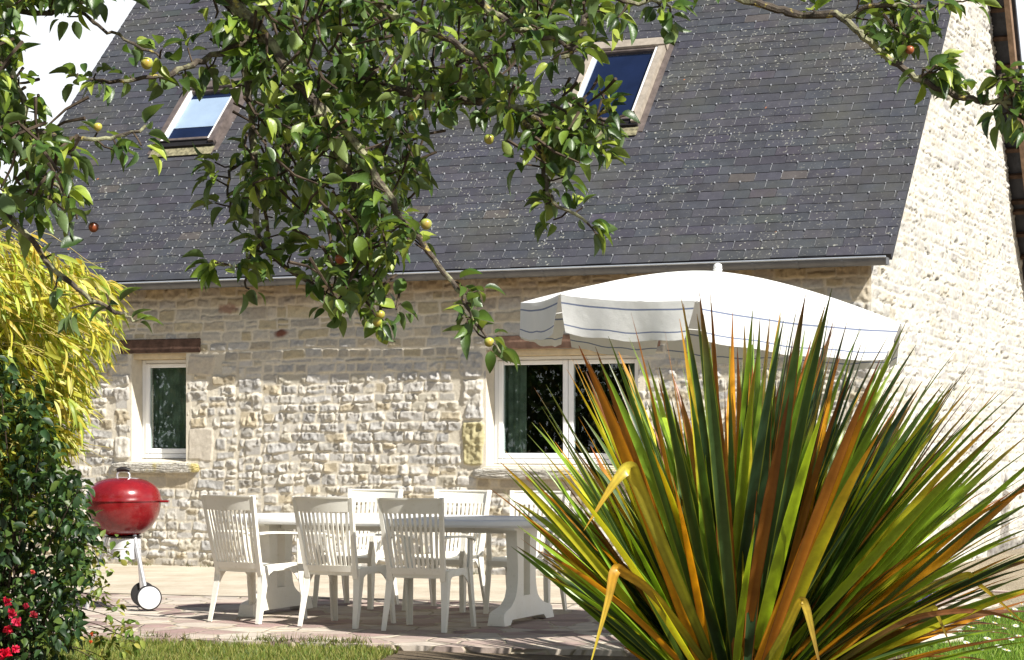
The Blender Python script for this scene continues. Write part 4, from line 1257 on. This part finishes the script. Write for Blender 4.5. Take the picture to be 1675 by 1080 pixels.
    strap('broken_leaf', [P(1300, 1130, 11.65), P(1440, 1040, 11.35), P(1520, 998, 11.35), P(1532, 1004, 11.33), P(1558, 1064, 11.25)], .032, YL, BR)
    strap('broken_leaf', [P(1300, 1140, 11.65), P(1420, 1050, 11.35), P(1500, 1010, 11.25), P(1600, 1000, 11.25), P(1690, 1022, 11.25)], .030, (.34, .14, .05), BR)
    return fr
flax(np.array([1.25, 11.8, -.06]))

# ---------------------------------------------------------------- foliage builders
def inside(poly, x, y):
    c = False; n = len(poly)
    for i in range(n):
        x1, y1 = poly[i]; x2, y2 = poly[(i + 1) % n]
        if (y1 > y) != (y2 > y) and x < (x2 - x1) * (y - y1) / (y2 - y1) + x1: c = not c
    return c
def leaf_cloud(name, centers, n_per, spread, size, tmpl, cols, mat, parent, r, droop=.5, align=None, jit=.9):
    """leaves around cluster centres"""
    N = len(centers) * n_per
    c = np.repeat(np.array(centers), n_per, axis=0)
    off = r.normal(0, 1, (N, 3)); off /= np.linalg.norm(off, axis=1, keepdims=True)
    d = off * jit + np.array([0, 0, -droop])
    if align is not None: d = d + np.repeat(align, n_per, axis=0)
    pos = c + off * (spread * r.uniform(.1, 1, (N, 1)))
    upv = np.array([0, 0, 1.0]) + r.normal(0, .55, (N, 3))
    R_ = frames(d, upv)
    sc = r.uniform(size[0], size[1], N)
    cc = np.array(cols)[r.integers(len(cols), size=N)] * r.uniform(.75, 1.25, (N, 1))
    Vs, Fs, Cs = [], [], []; base = 0
    which = r.integers(len(tmpl), size=N)
    for k, (tv_, tf_) in enumerate(tmpl):
        m_ = which == k
        if not m_.any(): continue
        v_, f_, c_ = batch(tv_, tf_, pos[m_], R_[m_], sc[m_], cc[m_])
        Vs.append(v_); Fs.append(f_ + base); Cs.append(c_); base += len(v_)
    return mesh_np(name, np.vstack(Vs), np.vstack(Fs), mat, parent, col=np.vstack(Cs), smooth=True)

# ---------------------------------------------------------------- apple tree (trunk outside the frame, boughs hanging in)
tree = empty('apple_tree', (-3.3, 4.2, -.075), 0, 'old apple tree with lichened boughs and small green apples hanging over the view', 'tree')
TO = np.array([-3.3, 4.2, -.075])
r5 = np.random.default_rng(41)
boughs = [  # photo pixel x, y, distance; start radius, end radius; leaf density
    ([(300, -70, 5.5), (420, 45, 5.5), (470, 112, 5.45), (520, 170, 5.4), (580, 232, 5.35), (640, 330, 5.3), (690, 395, 5.25), (740, 460, 5.2), (775, 520, 5.2), (818, 578, 5.2)], .0165, .0028, .75),
    ([(515, 165, 5.4), (552, 250, 5.4), (590, 330, 5.45), (602, 400, 5.45), (612, 462, 5.5), (626, 528, 5.5)], .012, .003, .9),
    ([(385, -60, 5.7), (402, 90, 5.7), (412, 200, 5.7), (420, 320, 5.65), (428, 400, 5.6), (470, 440, 5.6), (545, 488, 5.6), (592, 500, 5.6)], .013, .003, .75),
    ([(425, 395, 5.6), (392, 435, 5.55), (350, 432, 5.55)], .006, .003, .9),
    ([(428, 330, 5.8), (440, 400, 5.85), (405, 440, 5.85), (405, 478, 5.85)], .005, .003, .2),
    ([(400, 260, 5.75), (375, 290, 5.7), (375, 345, 5.7)], .005, .003, .8),
    ([(430, 60, 5.5), (345, 92, 5.5), (292, 114, 5.45), (240, 130, 5.4), (165, 134, 5.4), (128, 124, 5.4)], .010, .003, .6),
    ([(540, 120, 5.6), (680, 155, 5.5), (800, 165, 5.4), (880, 190, 5.3), (930, 200, 5.3), (1000, 182, 5.25)], .013, .004, 1.0),
    ([(845, 175, 5.35), (880, 240, 5.3), (892, 290, 5.3), (905, 330, 5.25), (965, 366, 5.2)], .008, .003, .9),
    ([(870, 190, 5.3), (940, 225, 5.3), (985, 252, 5.3)], .006, .003, .9),
    ([(590, -30, 5.3), (640, 22, 5.3), (700, 50, 5.25), (765, 85, 5.2), (800, 120, 5.2)], .012, .005, .8),
    ([(760, -20, 5.3), (830, 38, 5.2), (870, 55, 5.2), (905, 66, 5.2), (945, 80, 5.2)], .010, .004, .7),
    ([(925, 95, 5.3), (945, 60, 5.3), (960, 20, 5.3), (1010, -20, 5.3)], .008, .008, .5),
    ([(975, -20, 5.2), (1030, 5, 5.2), (1085, 2, 5.2), (1100, 30, 5.2)], .006, .003, .7),
    ([(70, -20, 5.3), (150, 36, 5.3), (205, 66, 5.3), (266, 94, 5.3)], .006, .003, .12),
    ([(-60, 40, 5.1), (15, 105, 5.1), (45, 200, 5.1), (75, 285, 5.1), (120, 330, 5.1)], .011, .003, 1.0),
    ([(-60, 205, 5.0), (50, 215, 5.0), (120, 227, 5.0), (180, 225, 5.0), (237, 208, 5.0)], .008, .0035, .55),
    ([(-60, 300, 5.2), (28, 368, 5.2), (82, 432, 5.2), (140, 482, 5.2), (196, 514, 5.2), (222, 522, 5.2)], .009, .0035, .30),
    ([(-60, -40, 5.2), (40, 20, 5.2), (110, 10, 5.2), (200, -15, 5.2)], .009, .004, .9),
    ([(1165, -20, 5.5), (1250, 9, 5.5), (1300, 22, 5.5), (1376, 30, 5.45), (1412, 62, 5.4), (1450, 95, 5.4), (1500, 126, 5.35), (1545, 148, 5.3), (1600, 165, 5.3), (1690, 172, 5.3)], .0115, .0065, .15),
    ([(1378, 30, 5.45), (1440, 6, 5.4), (1500, 14, 5.4), (1560, 2, 5.4)], .007, .004, .75),
    ([(1478, 105, 5.4), (1470, 60, 5.45), (1450, 30, 5.45)], .005, .003, .9),
    ([(1500, 126, 5.35), (1520, 112, 5.3), (1545, 108, 5.3)], .004, .003, .8),
    ([(1600, 165, 5.3), (1625, 140, 5.3), (1640, 120, 5.3)], .005, .003, .8),
    ([(1640, 168, 5.3), (1668, 135, 5.25), (1690, 110, 5.25)], .005, .003, .9),
    ([(1640, 168, 5.3), (1680, 200, 5.3), (1710, 220, 5.3)], .005, .003, .9),
]
bb = MB(); tw = MB(); cl = []; cdir = []
def spur(p, d_main, dens):
    d = r5.normal(0, 1, 3); d /= np.linalg.norm(d); d[2] = d[2] * .7 + .1
    L_ = r5.uniform(.02, .075); e = p + d * L_
    tw.tube([p, p + d * L_ * .5 + r5.normal(0, .004, 3), e], [.0028, .0024, .0022], 5)
    cl.append(e); cdir.append(d * .9)
for pts, r_a, r_b, dens in boughs:
    line = smooth_line([(*P(*p), 0) for p in pts], 5)[:, :3]
    line = line + r5.normal(0, .0035, line.shape)
    rr = np.linspace(r_a, r_b, len(line)) * r5.uniform(.88, 1.15, len(line))
    bb.tube([p - TO for p in line], rr, 8)
    seg = np.linalg.norm(np.diff(line, axis=0), axis=1); tot = seg.sum(); cum = np.concatenate([[0], np.cumsum(seg)])
    ns = int(tot / .030 * dens) + 2
    for k in range(ns):
        s = (k + r5.random()) / ns * tot; i = min(np.searchsorted(cum, s) - 1, len(seg) - 1); i = max(i, 0)
        p = line[i] + (line[i + 1] - line[i]) * ((s - cum[i]) / seg[i])
        spur(p - TO, None, dens)
    cl.append(line[-1] - TO); cdir.append((line[-1] - line[-2]) / np.linalg.norm(line[-1] - line[-2]))
# fill of the heavy leaf masses, each cluster on its own twig
masses = [([(340, -60), (1000, -60), (960, 30), (870, 60), (850, 150), (760, 190), (700, 190), (690, 300), (660, 350), (600, 340), (590, 400), (510, 400), (470, 330), (405, 310), (410, 230), (425, 130), (345, 50)], 400, 5.3, 6.5),
          ([(-60, -60), (190, -60), (160, 0), (40, 0), (-10, 60), (50, 140), (40, 190), (95, 215), (140, 270), (115, 320), (140, 365), (55, 355), (20, 330), (-60, 380)], 135, 4.7, 5.5),
          ([(500, 380), (660, 380), (665, 500), (610, 530), (520, 470)], 30, 5.3, 5.7),
          ([(820, 160), (1010, 150), (1000, 270), (880, 270)], 24, 5.1, 5.5),
          ([(1390, -40), (1540, -40), (1530, 100), (1430, 50)], 9, 5.3, 5.6)]
for poly, num, ya, yb in masses:
    xs = [p[0] for p in poly]; ys = [p[1] for p in poly]; k = 0
    while k < num:
        x, y = r5.uniform(min(xs), max(xs)), r5.uniform(min(ys), max(ys))
        if not inside(poly, x, y): continue
        k += 1; p = P(x, y, r5.uniform(ya, yb)) - TO
        dd = r5.normal(0, 1, 3); dd /= np.linalg.norm(dd); dd[2] = abs(dd[2]) * .8 + .2
        q_ = p + dd * r5.uniform(.05, .14)
        tw.tube([q_, (p + q_) / 2 + r5.normal(0, .006, 3), p], [.0045, .0035, .0025], 5)
        cl.append(p); cdir.append(-dd * .5)
# crown above and to the right of the frame (it shades the boughs below)
off_cl = []
for k in range(520):
    x = r5.uniform(-2.0, 1.0) if r5.random() < .45 else r5.uniform(-1.9, -.7); y = r5.uniform(3.6, 6.0); z = 2.72 + .18 * (y - 4) + r5.uniform(0, .9)
    if x > .1 and r5.random() < .65: continue
    z0 = CAMH + (HY + 60) / FPX * y
    off_cl.append(np.array([x, y, max(z, z0 + .08)]) - TO)
# limbs from the trunk
trunk_pts = [(0, 0, 0), (.05, .03, .6), (.0, .1, 1.3), (.12, .12, 2.0), (.3, .2, 2.6)]
bb.tube(smooth_line(trunk_pts, 4), np.linspace(.17, .12, 17), 14)
def limb(pts, ra, rb): 
    ln = smooth_line([np.array(p) - TO for p in pts], 5); bb.tube(ln + r5.normal(0, .006, ln.shape), np.linspace(ra, rb, len(ln)), 9)
hub = np.array([-3.0, 4.4, 2.5])
limb([hub, (-2.3, 4.9, 2.95), (-1.5, 5.3, 3.0), P(300, -70, 5.5)], .075, .0165)
limb([hub, (-2.2, 4.8, 3.0), (-1.0, 5.2, 3.15), (0, 5.4, 3.0), P(1165, -20, 5.5)], .07, .012)
limb([hub, (-2.4, 4.8, 2.7), (-1.7, 5.0, 2.8), P(-60, -40, 5.2)], .05, .009)
limb([(-2.4, 4.8, 2.7), (-1.7, 5.0, 2.5), P(-60, 40, 5.1)], .03, .011)
limb([hub, (-2.5, 4.7, 2.2), (-1.8, 4.9, 2.1), P(-60, 205, 5.0)], .03, .008)
limb([(-2.5, 4.7, 2.2), (-1.9, 5.0, 2.0), P(-60, 300, 5.2)], .03, .009)
limb([(-1.5, 5.3, 3.0), (-.9, 5.6, 2.85), P(385, -60, 5.7)], .035, .013)
limb([(-1.0, 5.2, 3.15), (-.6, 5.3, 2.8), P(590, -30, 5.3)], .03, .012)
limb([(0, 5.4, 3.0), (-.1, 5.3, 2.75), P(760, -20, 5.3)], .025, .010)
limb([(0, 5.4, 3.0), (.25, 5.3, 2.75), P(1010, -20, 5.3)], .02, .008)
bb.build('bough', M['bark'], tree, smooth=True)
tw.build('twig', M['twig'], tree, smooth=True)
TL = [leaf_template(w_, c, f) for w_, c, f in ((.58, .15, .6), (.54, .40, .7), (.58, .65, .5), (.48, .30, 1.1), (.44, .5, .9))]
AC = [(.085, .15, .024), (.06, .12, .022), (.15, .23, .03), (.22, .29, .04), (.035, .07, .018), (.06, .11, .022), (.05, .10, .02), (.30, .36, .06)]
leaf_cloud('leaves', cl, 5, .032, (.030, .064), TL, AC, M['leaf'], tree, r5, .22, np.array(cdir) * 1.1 + np.array([.1, -.1, .1]), .85)
leaf_cloud('upper_leaves', off_cl, 6, .11, (.055, .085), TL[:2], AC, M['leaf'], tree, r5, .4)
for (x, y, Y, rad, c) in [(240, 104, 5.38, .0155, (.40, .44, .08)), (617, 527, 5.45, .0125, (.32, .42, .06)), (622, 515, 5.5, .012, (.36, .40, .07)), (697, 367, 5.25, .014, (.30, .36, .08)), (68, 368, 5.15, .0135, (.42, .42, .10)),
                          (153, 372, 5.1, .0125, (.11, .03, .015)), (557, 424, 5.45, .014, (.28, .06, .02)), (607, 420, 5.45, .013, (.42, .34, .05)), (675, 190, 5.3, .012, (.30, .38, .07)), (800, 228, 5.3, .013, (.28, .36, .06)),
                          (800, 560, 5.2, .012, (.34, .40, .07)), (160, 208, 5.0, .010, (.4, .42, .08)), (1488, 82, 5.35, .011, (.22, .07, .03)), (45, 255, 5.0, .013, (.38, .42, .08))]:
    b = MB(); b.lathe([(rad * math.sin(t) * (1 - .12 * math.cos(t)) + .0004, -rad * math.cos(t)) for t in np.linspace(.02, math.pi - .02, 12)], (0, 0, 0), 16); b.col = c
    b.c = [c] * len(b.v)
    o = b.build('apple', M['apple'], tree, smooth=True, col=True); o.location = tuple(P(x, y, Y) - TO)

# ---------------------------------------------------------------- golden bamboo at the left
r6 = np.random.default_rng(5)
bam = empty('bamboo_clump', (-3.55, 13.3, -.075), 0, 'arching golden yellow bamboo spilling in from the left edge', 'bamboo')
BO = np.array([-3.55, 13.3, -.075])
cu_ = MB(); cl, cd = [], []
for k in range(90):
    ax0 = r6.uniform(-1.0, .95); ay0 = r6.uniform(-.3, .5)
    hgt = r6.uniform(1.2, 2.75); reach = r6.uniform(.15, .55) * (1 if r6.random() < .75 else -1)
    b0 = np.array([ax0 * .35 - .1, ay0, 0]); t1 = np.array([ax0 * .62, ay0, hgt]); tip = t1 + np.array([reach, r6.uniform(-.2, .2), -r6.uniform(.02, .30)])
    ln = smooth_line([b0, (b0 + t1) / 2 + np.array([-.02, 0, .1]), t1, tip], 5)
    cu_.tube(ln, np.linspace(.008, .002, len(ln)), 5)
    for i in range(5, len(ln)):
        for q_ in range(3):
            if ln[i][2] > .9 or r6.random() < .3:
                cl.append(ln[i] + r6.normal(0, .045, 3)); cd.append(np.array([.75 * np.sign(reach), -.1, -.35]) + r6.normal(0, .25, 3))
# keep the clump out of the open middle of the view
cl = np.array(cl); cd = np.array(cd)
wp = cl + BO; pxs = CX + wp[:, 0] / wp[:, 1] * FPX; pys = HY - (wp[:, 2] - CAMH) / wp[:, 1] * FPX
lim = np.interp(pys, [330, 400, 440, 480, 560, 620, 680, 740, 900], [10, 50, 150, 175, 165, 140, 125, 100, 40])
m_ = (pxs < lim + r6.normal(0, 10, len(pxs))) & (pys > 350 - pxs * .1)
cl, cd = cl[m_], cd[m_]
BP = [(-40, 330), (10, 360), (70, 392), (160, 432), (212, 478), (205, 530), (170, 590), (150, 640), (150, 690), (110, 735), (40, 735), (-40, 760)]
c3, d3 = [], []
while len(c3) < 560:
    x, y = r6.uniform(-40, 200), r6.uniform(330, 760)
    if not inside(BP, x, y): continue
    p = P(x - 12, y, r6.uniform(12.8, 13.7)) - BO; c3.append(p); d3.append(np.array([.75, -.1, -.35]) + r6.normal(0, .25, 3))
    if len(c3) % 3 == 0: cu_.tube(smooth_line([p + np.array([-.38, .05, .10]), p + np.array([-.18, .02, .09]), p], 4), [.003] * 9, 4)
cl = np.vstack([cl, c3]); cd = np.vstack([cd, d3])
cu_.build('culm', simple('bamboo culm', (.30, .24, .06), .5, 0, .4, .2, 12), bam, smooth=True)
TB = [leaf_template(.165, c, f, power=.7, skew=.7) for c, f in ((.12, .4), (.4, .3), (.7, .3))]
BC = [(.58, .54, .08), (.52, .53, .08), (.38, .46, .07), (.62, .55, .13), (.50, .38, .06), (.26, .34, .06), (.68, .64, .22), (.42, .50, .09)]
leaf_cloud('leaves', cl, 3, .03, (.11, .19), TB, BC, M['bamboo_leaf'], bam, r6, .35, cd * .9, .45)

# ---------------------------------------------------------------- dark rose bush in front of it
r7 = np.random.default_rng(9)
ros = empty('rose_bush', (-3.0, 12.9, -.075), 0, 'dark green leafy bush with red flowers at the left edge, in front of the barbecue', 'bush')
RO = np.array([-3.0, 12.9, -.075])
cl = []; st_ = MB()
cnt = 0
while cnt < 1500:
    x, y, z = r7.uniform(-.9, .75), r7.uniform(-.5, .5), r7.uniform(.03, 1.95)
    p = np.array([x, y, z]); wpt = p + RO
    px = CX + wpt[0] / wpt[1] * FPX; py = HY - (wpt[2] - CAMH) / wpt[1] * FPX
    lim = np.interp(py, [590, 640, 700, 760, 800, 850, 900, 950, 1000, 1040, 1075], [10, 60, 80, 105, 130, 145, 150, 140, 120, 145, 60])
    lim += 10 * math.sin(py * .09)
    if px > lim or (abs(y) < .25 and px < lim - 45 and r7.random() < .5): continue
    cl.append(p); cnt += 1
for k in range(46):
    a, h_ = r7.uniform(0, 6.28), r7.uniform(.7, 1.8)
    b0 = np.array([r7.normal(-.1, .12), r7.normal(0, .1), 0]); t1 = np.array([cl[r7.integers(len(cl))]])[0]
    st_.tube(smooth_line([b0, (b0 + t1) / 2 + np.array([0, 0, .12]), t1], 5), np.linspace(.009, .003, 11), 5)
st_.build('stem', M['twig'], ros, smooth=True)
TR = [leaf_template(.60, c, f, ts=(0, .15, .45, .75, 1)) for c, f in ((.15, .4), (.4, .5))]
RC = [(.030, .070, .022), (.025, .055, .02), (.045, .095, .025), (.07, .12, .028), (.022, .045, .02), (.10, .15, .03)]
leaf_cloud('leaves', cl, 5, .06, (.045, .085), TR, RC, M['leaf_dull'], ros, r7, .4)
# lighter side shoots spilling to the right over the patio
sh = []
for (x, y) in [(120, 880), (140, 905), (165, 930), (150, 955), (175, 975), (130, 985), (205, 905), (110, 935), (185, 1010), (200, 1030), (165, 1040), (215, 1045), (120, 1045), (150, 1065), (60, 820), (100, 850), (215, 1022), (95, 1060), (180, 1060), (140, 935), (155, 895)]:
    p = P(x, y, r7.uniform(12.7, 13.2)) - RO; p[2] = max(p[2], .03)
    for q_ in range(3): sh.append(p + r7.normal(0, .04, 3))
s2 = MB()
for p in sh[::3]:
    s2 = MB(); s2.tube(smooth_line([p + np.array([-.28, 0, .10]), p + np.array([-.12, 0, .06]), p], 4), [.003] * 9, 5)
    s2.build('shoot', M['twig'], ros)
leaf_cloud('shoot_leaves', sh, 5, .045, (.035, .065), TR, [(.16, .22, .04), (.22, .26, .05), (.10, .16, .03), (.30, .28, .06)], M['leaf_dull'], ros, r7, .3)
def flower(name, at, rad, col, parent, n=26, mat='petal'):
    pet = leaf_template(.9, .25, .4, ts=(0, .3, .7, 1), power=.5, skew=.6)
    r = np.random.default_rng(int(abs(at[0] * 997 + at[2] * 313)) % 9999)
    d = r.normal(0, 1, (n, 3)); d[:, 1] -= .6; d[:, 2] += .3; d /= np.linalg.norm(d, axis=1, keepdims=True)
    v_, f_, c_ = batch(pet[0], pet[1], d * rad * .15, frames(d, r.normal(0, 1, (n, 3))), np.full(n, rad) * r.uniform(.7, 1.1, n), np.array(col)[None] * r.uniform(.7, 1.25, (n, 1)))
    o = mesh_np(name, v_, f_, M[mat], parent, col=c_, smooth=True); o.location = tuple(at); return o
for (x, y, R_, c) in [(12, 985, .035, (.62, .02, .06)), (20, 1003, .036, (.66, .03, .08)), (28, 1018, .04, (.72, .05, .12)), (12, 1030, .036, (.62, .02, .05)), (8, 1072, .05, (.66, .01, .04)), (26, 1062, .03, (.6, .01, .05)), (54, 936, .018, (.7, .10, .08)), (42, 992, .022, (.45, .03, .06)),
                      (150, 1038, .014, (.65, .12, .03)), (148, 1050, .013, (.7, .12, .03)), (55, 1005, .028, (.30, .02, .03))]:
    flower('flower', P(x, y, 12.35) - RO, R_ * .85, c, ros)

# purple flowers beside the edging stones
iris = empty('purple_flowers', G(1515, 1040) + np.array([0, 0, -.01]), 0, 'small clump of purple-blue flowers showing between low flax leaves', 'flower')
IO = np.array(iris.location)
b = MB()
for (x, y) in [(1520, 985), (1506, 995), (1530, 975), (1512, 1012), (1500, 1000)]:
    p = P(x, y, IO[1] - .02) - IO; b.tube([(p[0] * .3, 0, 0), p * .6, p], .004, 5)
b.build('stem', simple('green stem', (.06, .12, .03), .6), iris)
for (x, y, R_) in [(1520, 982, .055), (1508, 994, .05), (1530, 974, .045), (1512, 1014, .055), (1518, 1018, .045), (1502, 988, .04)]:
    flower('bloom', P(x, y, IO[1] - .02) - IO, R_, (.16, .10, .52), iris)

# ---------------------------------------------------------------- lawn
r8 = np.random.default_rng(15)
def grass(name, label, pts, hr, cols, z=-.038):
    n = len(pts); tv_ = np.array([(-.5, 0, 0), (.5, 0, 0), (.36, .5, .04), (-.36, .5, .04), (0, 1, .2)], float)
    f3 = np.array([(0, 1, 2), (0, 2, 3), (3, 2, 4)])
    d = np.stack([r8.normal(0, .45, n), r8.normal(0, .45, n), np.ones(n)], axis=1)
    R_ = frames(d, np.stack([r8.normal(0, 1, n), r8.normal(0, 1, n), np.zeros(n)], axis=1) + 1e-3)
    L_ = r8.uniform(hr[0], hr[1], n); sc = np.stack([r8.uniform(.004, .008, n), L_, L_], axis=1)
    pos = np.column_stack([pts, np.full(n, z)])
    c = np.array(cols)[r8.integers(len(cols), size=n)] * r8.uniform(.75, 1.25, (n, 1))
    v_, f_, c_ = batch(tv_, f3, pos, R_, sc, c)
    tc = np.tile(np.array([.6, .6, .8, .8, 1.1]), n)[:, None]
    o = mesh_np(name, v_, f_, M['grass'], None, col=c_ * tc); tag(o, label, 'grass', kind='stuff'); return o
def scatter(poly, n, seed):
    r = np.random.default_rng(seed); xs = [p[0] for p in poly]; ys = [p[1] for p in poly]; out = []
    while len(out) < n:
        x, y = r.uniform(min(xs), max(xs)), r.uniform(min(ys), max(ys))
        if inside(poly, x, y): out.append((x, y))
    return np.array(out)
GC_ = [(.14, .20, .03), (.20, .25, .045), (.28, .28, .07), (.10, .16, .025), (.34, .32, .10)]
pl = scatter([(-4.0, 12.6), (-1.0, 12.6), (-.75, 14.0), (-1.0, 14.18), (-1.9, 14.40), (-2.6, 14.66), (-3.4, 14.86), (-4.0, 14.9)], 30000, 3)
grass('lawn_grass', 'thin sunny grass along the front edge of the patio at lower left', pl, (.03, .075), GC_)
GC2 = [(.16, .29, .025), (.22, .36, .04), (.12, .23, .025), (.30, .40, .06)]
pl2 = scatter([(2.35, 12.6), (4.2, 12.6), (6.2, 17.2), (5.2, 17.9), (4.35, 17.5), (3.75, 16.6), (3.25, 15.2), (2.7, 14.0), (2.4, 13.2)], 42000, 4)
grass('lawn_grass', 'lush green lawn with daisies at the lower right corner', pl2, (.04, .085), GC2)
tag(mesh_np('lawn', np.array([(2.3, 12.4, -.030), (4.4, 12.4, -.030), (6.4, 17.2, -.030), (5.2, 18.0, -.005), (4.3, 17.6, -.005), (3.7, 16.7, -.005), (3.2, 15.2, -.005), (2.65, 14.0, -.005)]), [tuple(range(8))], simple('turf', (.045, .075, .015), .95, 0, .1, .4, 9, .02, 40)), kind='structure')
# weeds and moss tufts at the wall foot and along the joints of the patio edge
wd_ = []
rw = np.random.default_rng(66)
for k in range(46):
    u = rw.uniform(-9.5, -.3); c_ = W(u, -.06 - abs(rw.normal(0, .05)))
    for q_ in range(rw.integers(6, 26)): wd_.append(c_[:2] + rw.normal(0, .03, 2))
for k in range(40):
    t = rw.uniform(0, 1); c_ = np.array([-2.6 + 1.7 * t, 14.72 - .5 * t + rw.normal(0, .05)])
    for q_ in range(rw.integers(5, 22)): wd_.append(c_ + rw.normal(0, .03, 2))
grass('weeds', 'small weeds at the foot of the house wall and along the patio edge', np.array(wd_), (.02, .07), [(.10, .14, .03), (.16, .18, .05), (.24, .20, .08)], 0.002)
# daisies
dm_ = bpy.data.meshes.new('daisy')
v_, f_, c_ = None, None, None
pet = leaf_template(.34, .05, .1, ts=(0, .4, .8, 1), power=.5)
ang = np.linspace(0, 2 * math.pi, 13, endpoint=False)
d = np.stack([np.cos(ang), np.sin(ang), np.full(13, .15)], axis=1)
v_, f_, c_ = batch(pet[0], pet[1], d * .004 + np.array([0, 0, .075]), frames(d, np.tile([0, 0, 1.], (13, 1))), np.full(13, .017), np.tile([.80, .80, .76], (13, 1)))
bmb = MB(); bmb.lathe([(.006, .074), (.005, .080), (.001, .082)], (0, 0, 0), 8); nv = len(v_)
vv = np.vstack([v_, np.array(bmb.v)]); cc = np.vstack([c_, np.tile([.75, .5, .05], (len(bmb.v), 1))])
fl_ = [tuple(int(i) for i in f) for f in f_] + [tuple(nv + i for i in f) for f in bmb.f]
bm3 = MB(); bm3.tube([(0, 0, 0), (0, 0, .075)], .0015, 5); n2_ = len(vv)
vv = np.vstack([vv, np.array(bm3.v)]); cc = np.vstack([cc, np.tile([.1, .18, .03], (len(bm3.v), 1))]); fl_ += [tuple(n2_ + i for i in f) for f in bm3.f]
d0 = mesh_np('daisy', vv, fl_, M['petal'], col=cc)
spots = [(1593, 1010), (1602, 1020), (1627, 1016), (1647, 1014), (1637, 1035), (1622, 1026), (1660, 1030), (1585, 1034), (1569, 1038), (1612, 1052), (1650, 1052), (1630, 1064), (1665, 1048), (1600, 1070), (1576, 1058), (1556, 1068), (1655, 1002), (1668, 995), (1642, 1072), (1617, 1040)]
ORD = 'first second third fourth fifth sixth seventh eighth ninth tenth eleventh twelfth thirteenth fourteenth fifteenth sixteenth seventeenth eighteenth nineteenth twentieth'.split()
spots.sort()
for i, (x, y) in enumerate(spots):
    o = d0 if i == 0 else d0.copy()
    if i: COL.objects.link(o)
    p = G(x, y, .01); o.location = (p[0], p[1], -.030); s = random.uniform(1.0, 1.45); o.scale = (s, s, 1); o.rotation_euler = (math.radians(random.uniform(8, 28)), random.uniform(-.2, .2), random.uniform(0, 1))
    tag(o, 'small white daisy in the lower right lawn, %s from the left' % ORD[i], 'daisy', 'daisies in the lawn')

# ---------------------------------------------------------------- garden trees to the left of the view (mirrored in the window panes)
r9 = np.random.default_rng(77)
for i, (x, y, hgt, rad, lab) in enumerate([(-10.5, 10.5, 7.0, 3.0, 'leafy garden tree outside the left edge, nearest to the apple tree'), (-14.0, 16.2, 7.5, 3.2, 'leafy garden tree outside the left edge, opposite the narrow window'), (-16.5, 9.5, 8.5, 3.6, 'tall leafy garden tree farthest outside the left edge'), (4.4, 9.1, 5.6, 1.25, 'small garden tree outside the right edge, shading the soil in front of the patio')]):
    t = empty('garden_tree', (x, y, -.075), 0, lab, 'tree', 'garden trees outside the frame')
    b = MB(); b.tube(smooth_line([(0, 0, 0), (.1, 0, 1.2), (0, .1, 2.6), (.1, 0, hgt * .7)], 4), np.linspace(.2 if i < 3 else .09, .04, 13), 10)
    for k in range(7 if i < 3 else 0):
        a = k * .9; b.tube([(0, 0, 1.6 + k * .45), (math.cos(a) * rad * .4, math.sin(a) * rad * .4, 2.3 + k * .5), (math.cos(a) * rad * .75, math.sin(a) * rad * .75, 2.7 + k * .55)], [.07, .04, .015], 7)
    b.build('trunk', M['bark'], t, smooth=True)
    cs_ = []
    for k in range(1500 if i < 3 else 330):
        d = r9.normal(0, 1, 3); d /= np.linalg.norm(d); rr_ = rad * r9.uniform(.45, 1.0)
        cs_.append(np.array([d[0] * rr_, d[1] * rr_, hgt * .5 + d[2] * hgt * .48 * rr_ / rad]) if i < 3 else np.array([d[0] * rr_, d[1] * rr_, 4.75 + d[2] * rr_ * .85]))
    leaf_cloud('crown', cs_, 9, .42 if i < 3 else .2, (.13, .23) if i < 3 else (.07, .12), [leaf_template(.4, .3, .4, ts=(0, .3, .7, 1))], [(.05, .09, .02), (.035, .065, .018), (.07, .10, .03), (.10, .09, .03)], M['crown_leaf'], t, r9, .4)
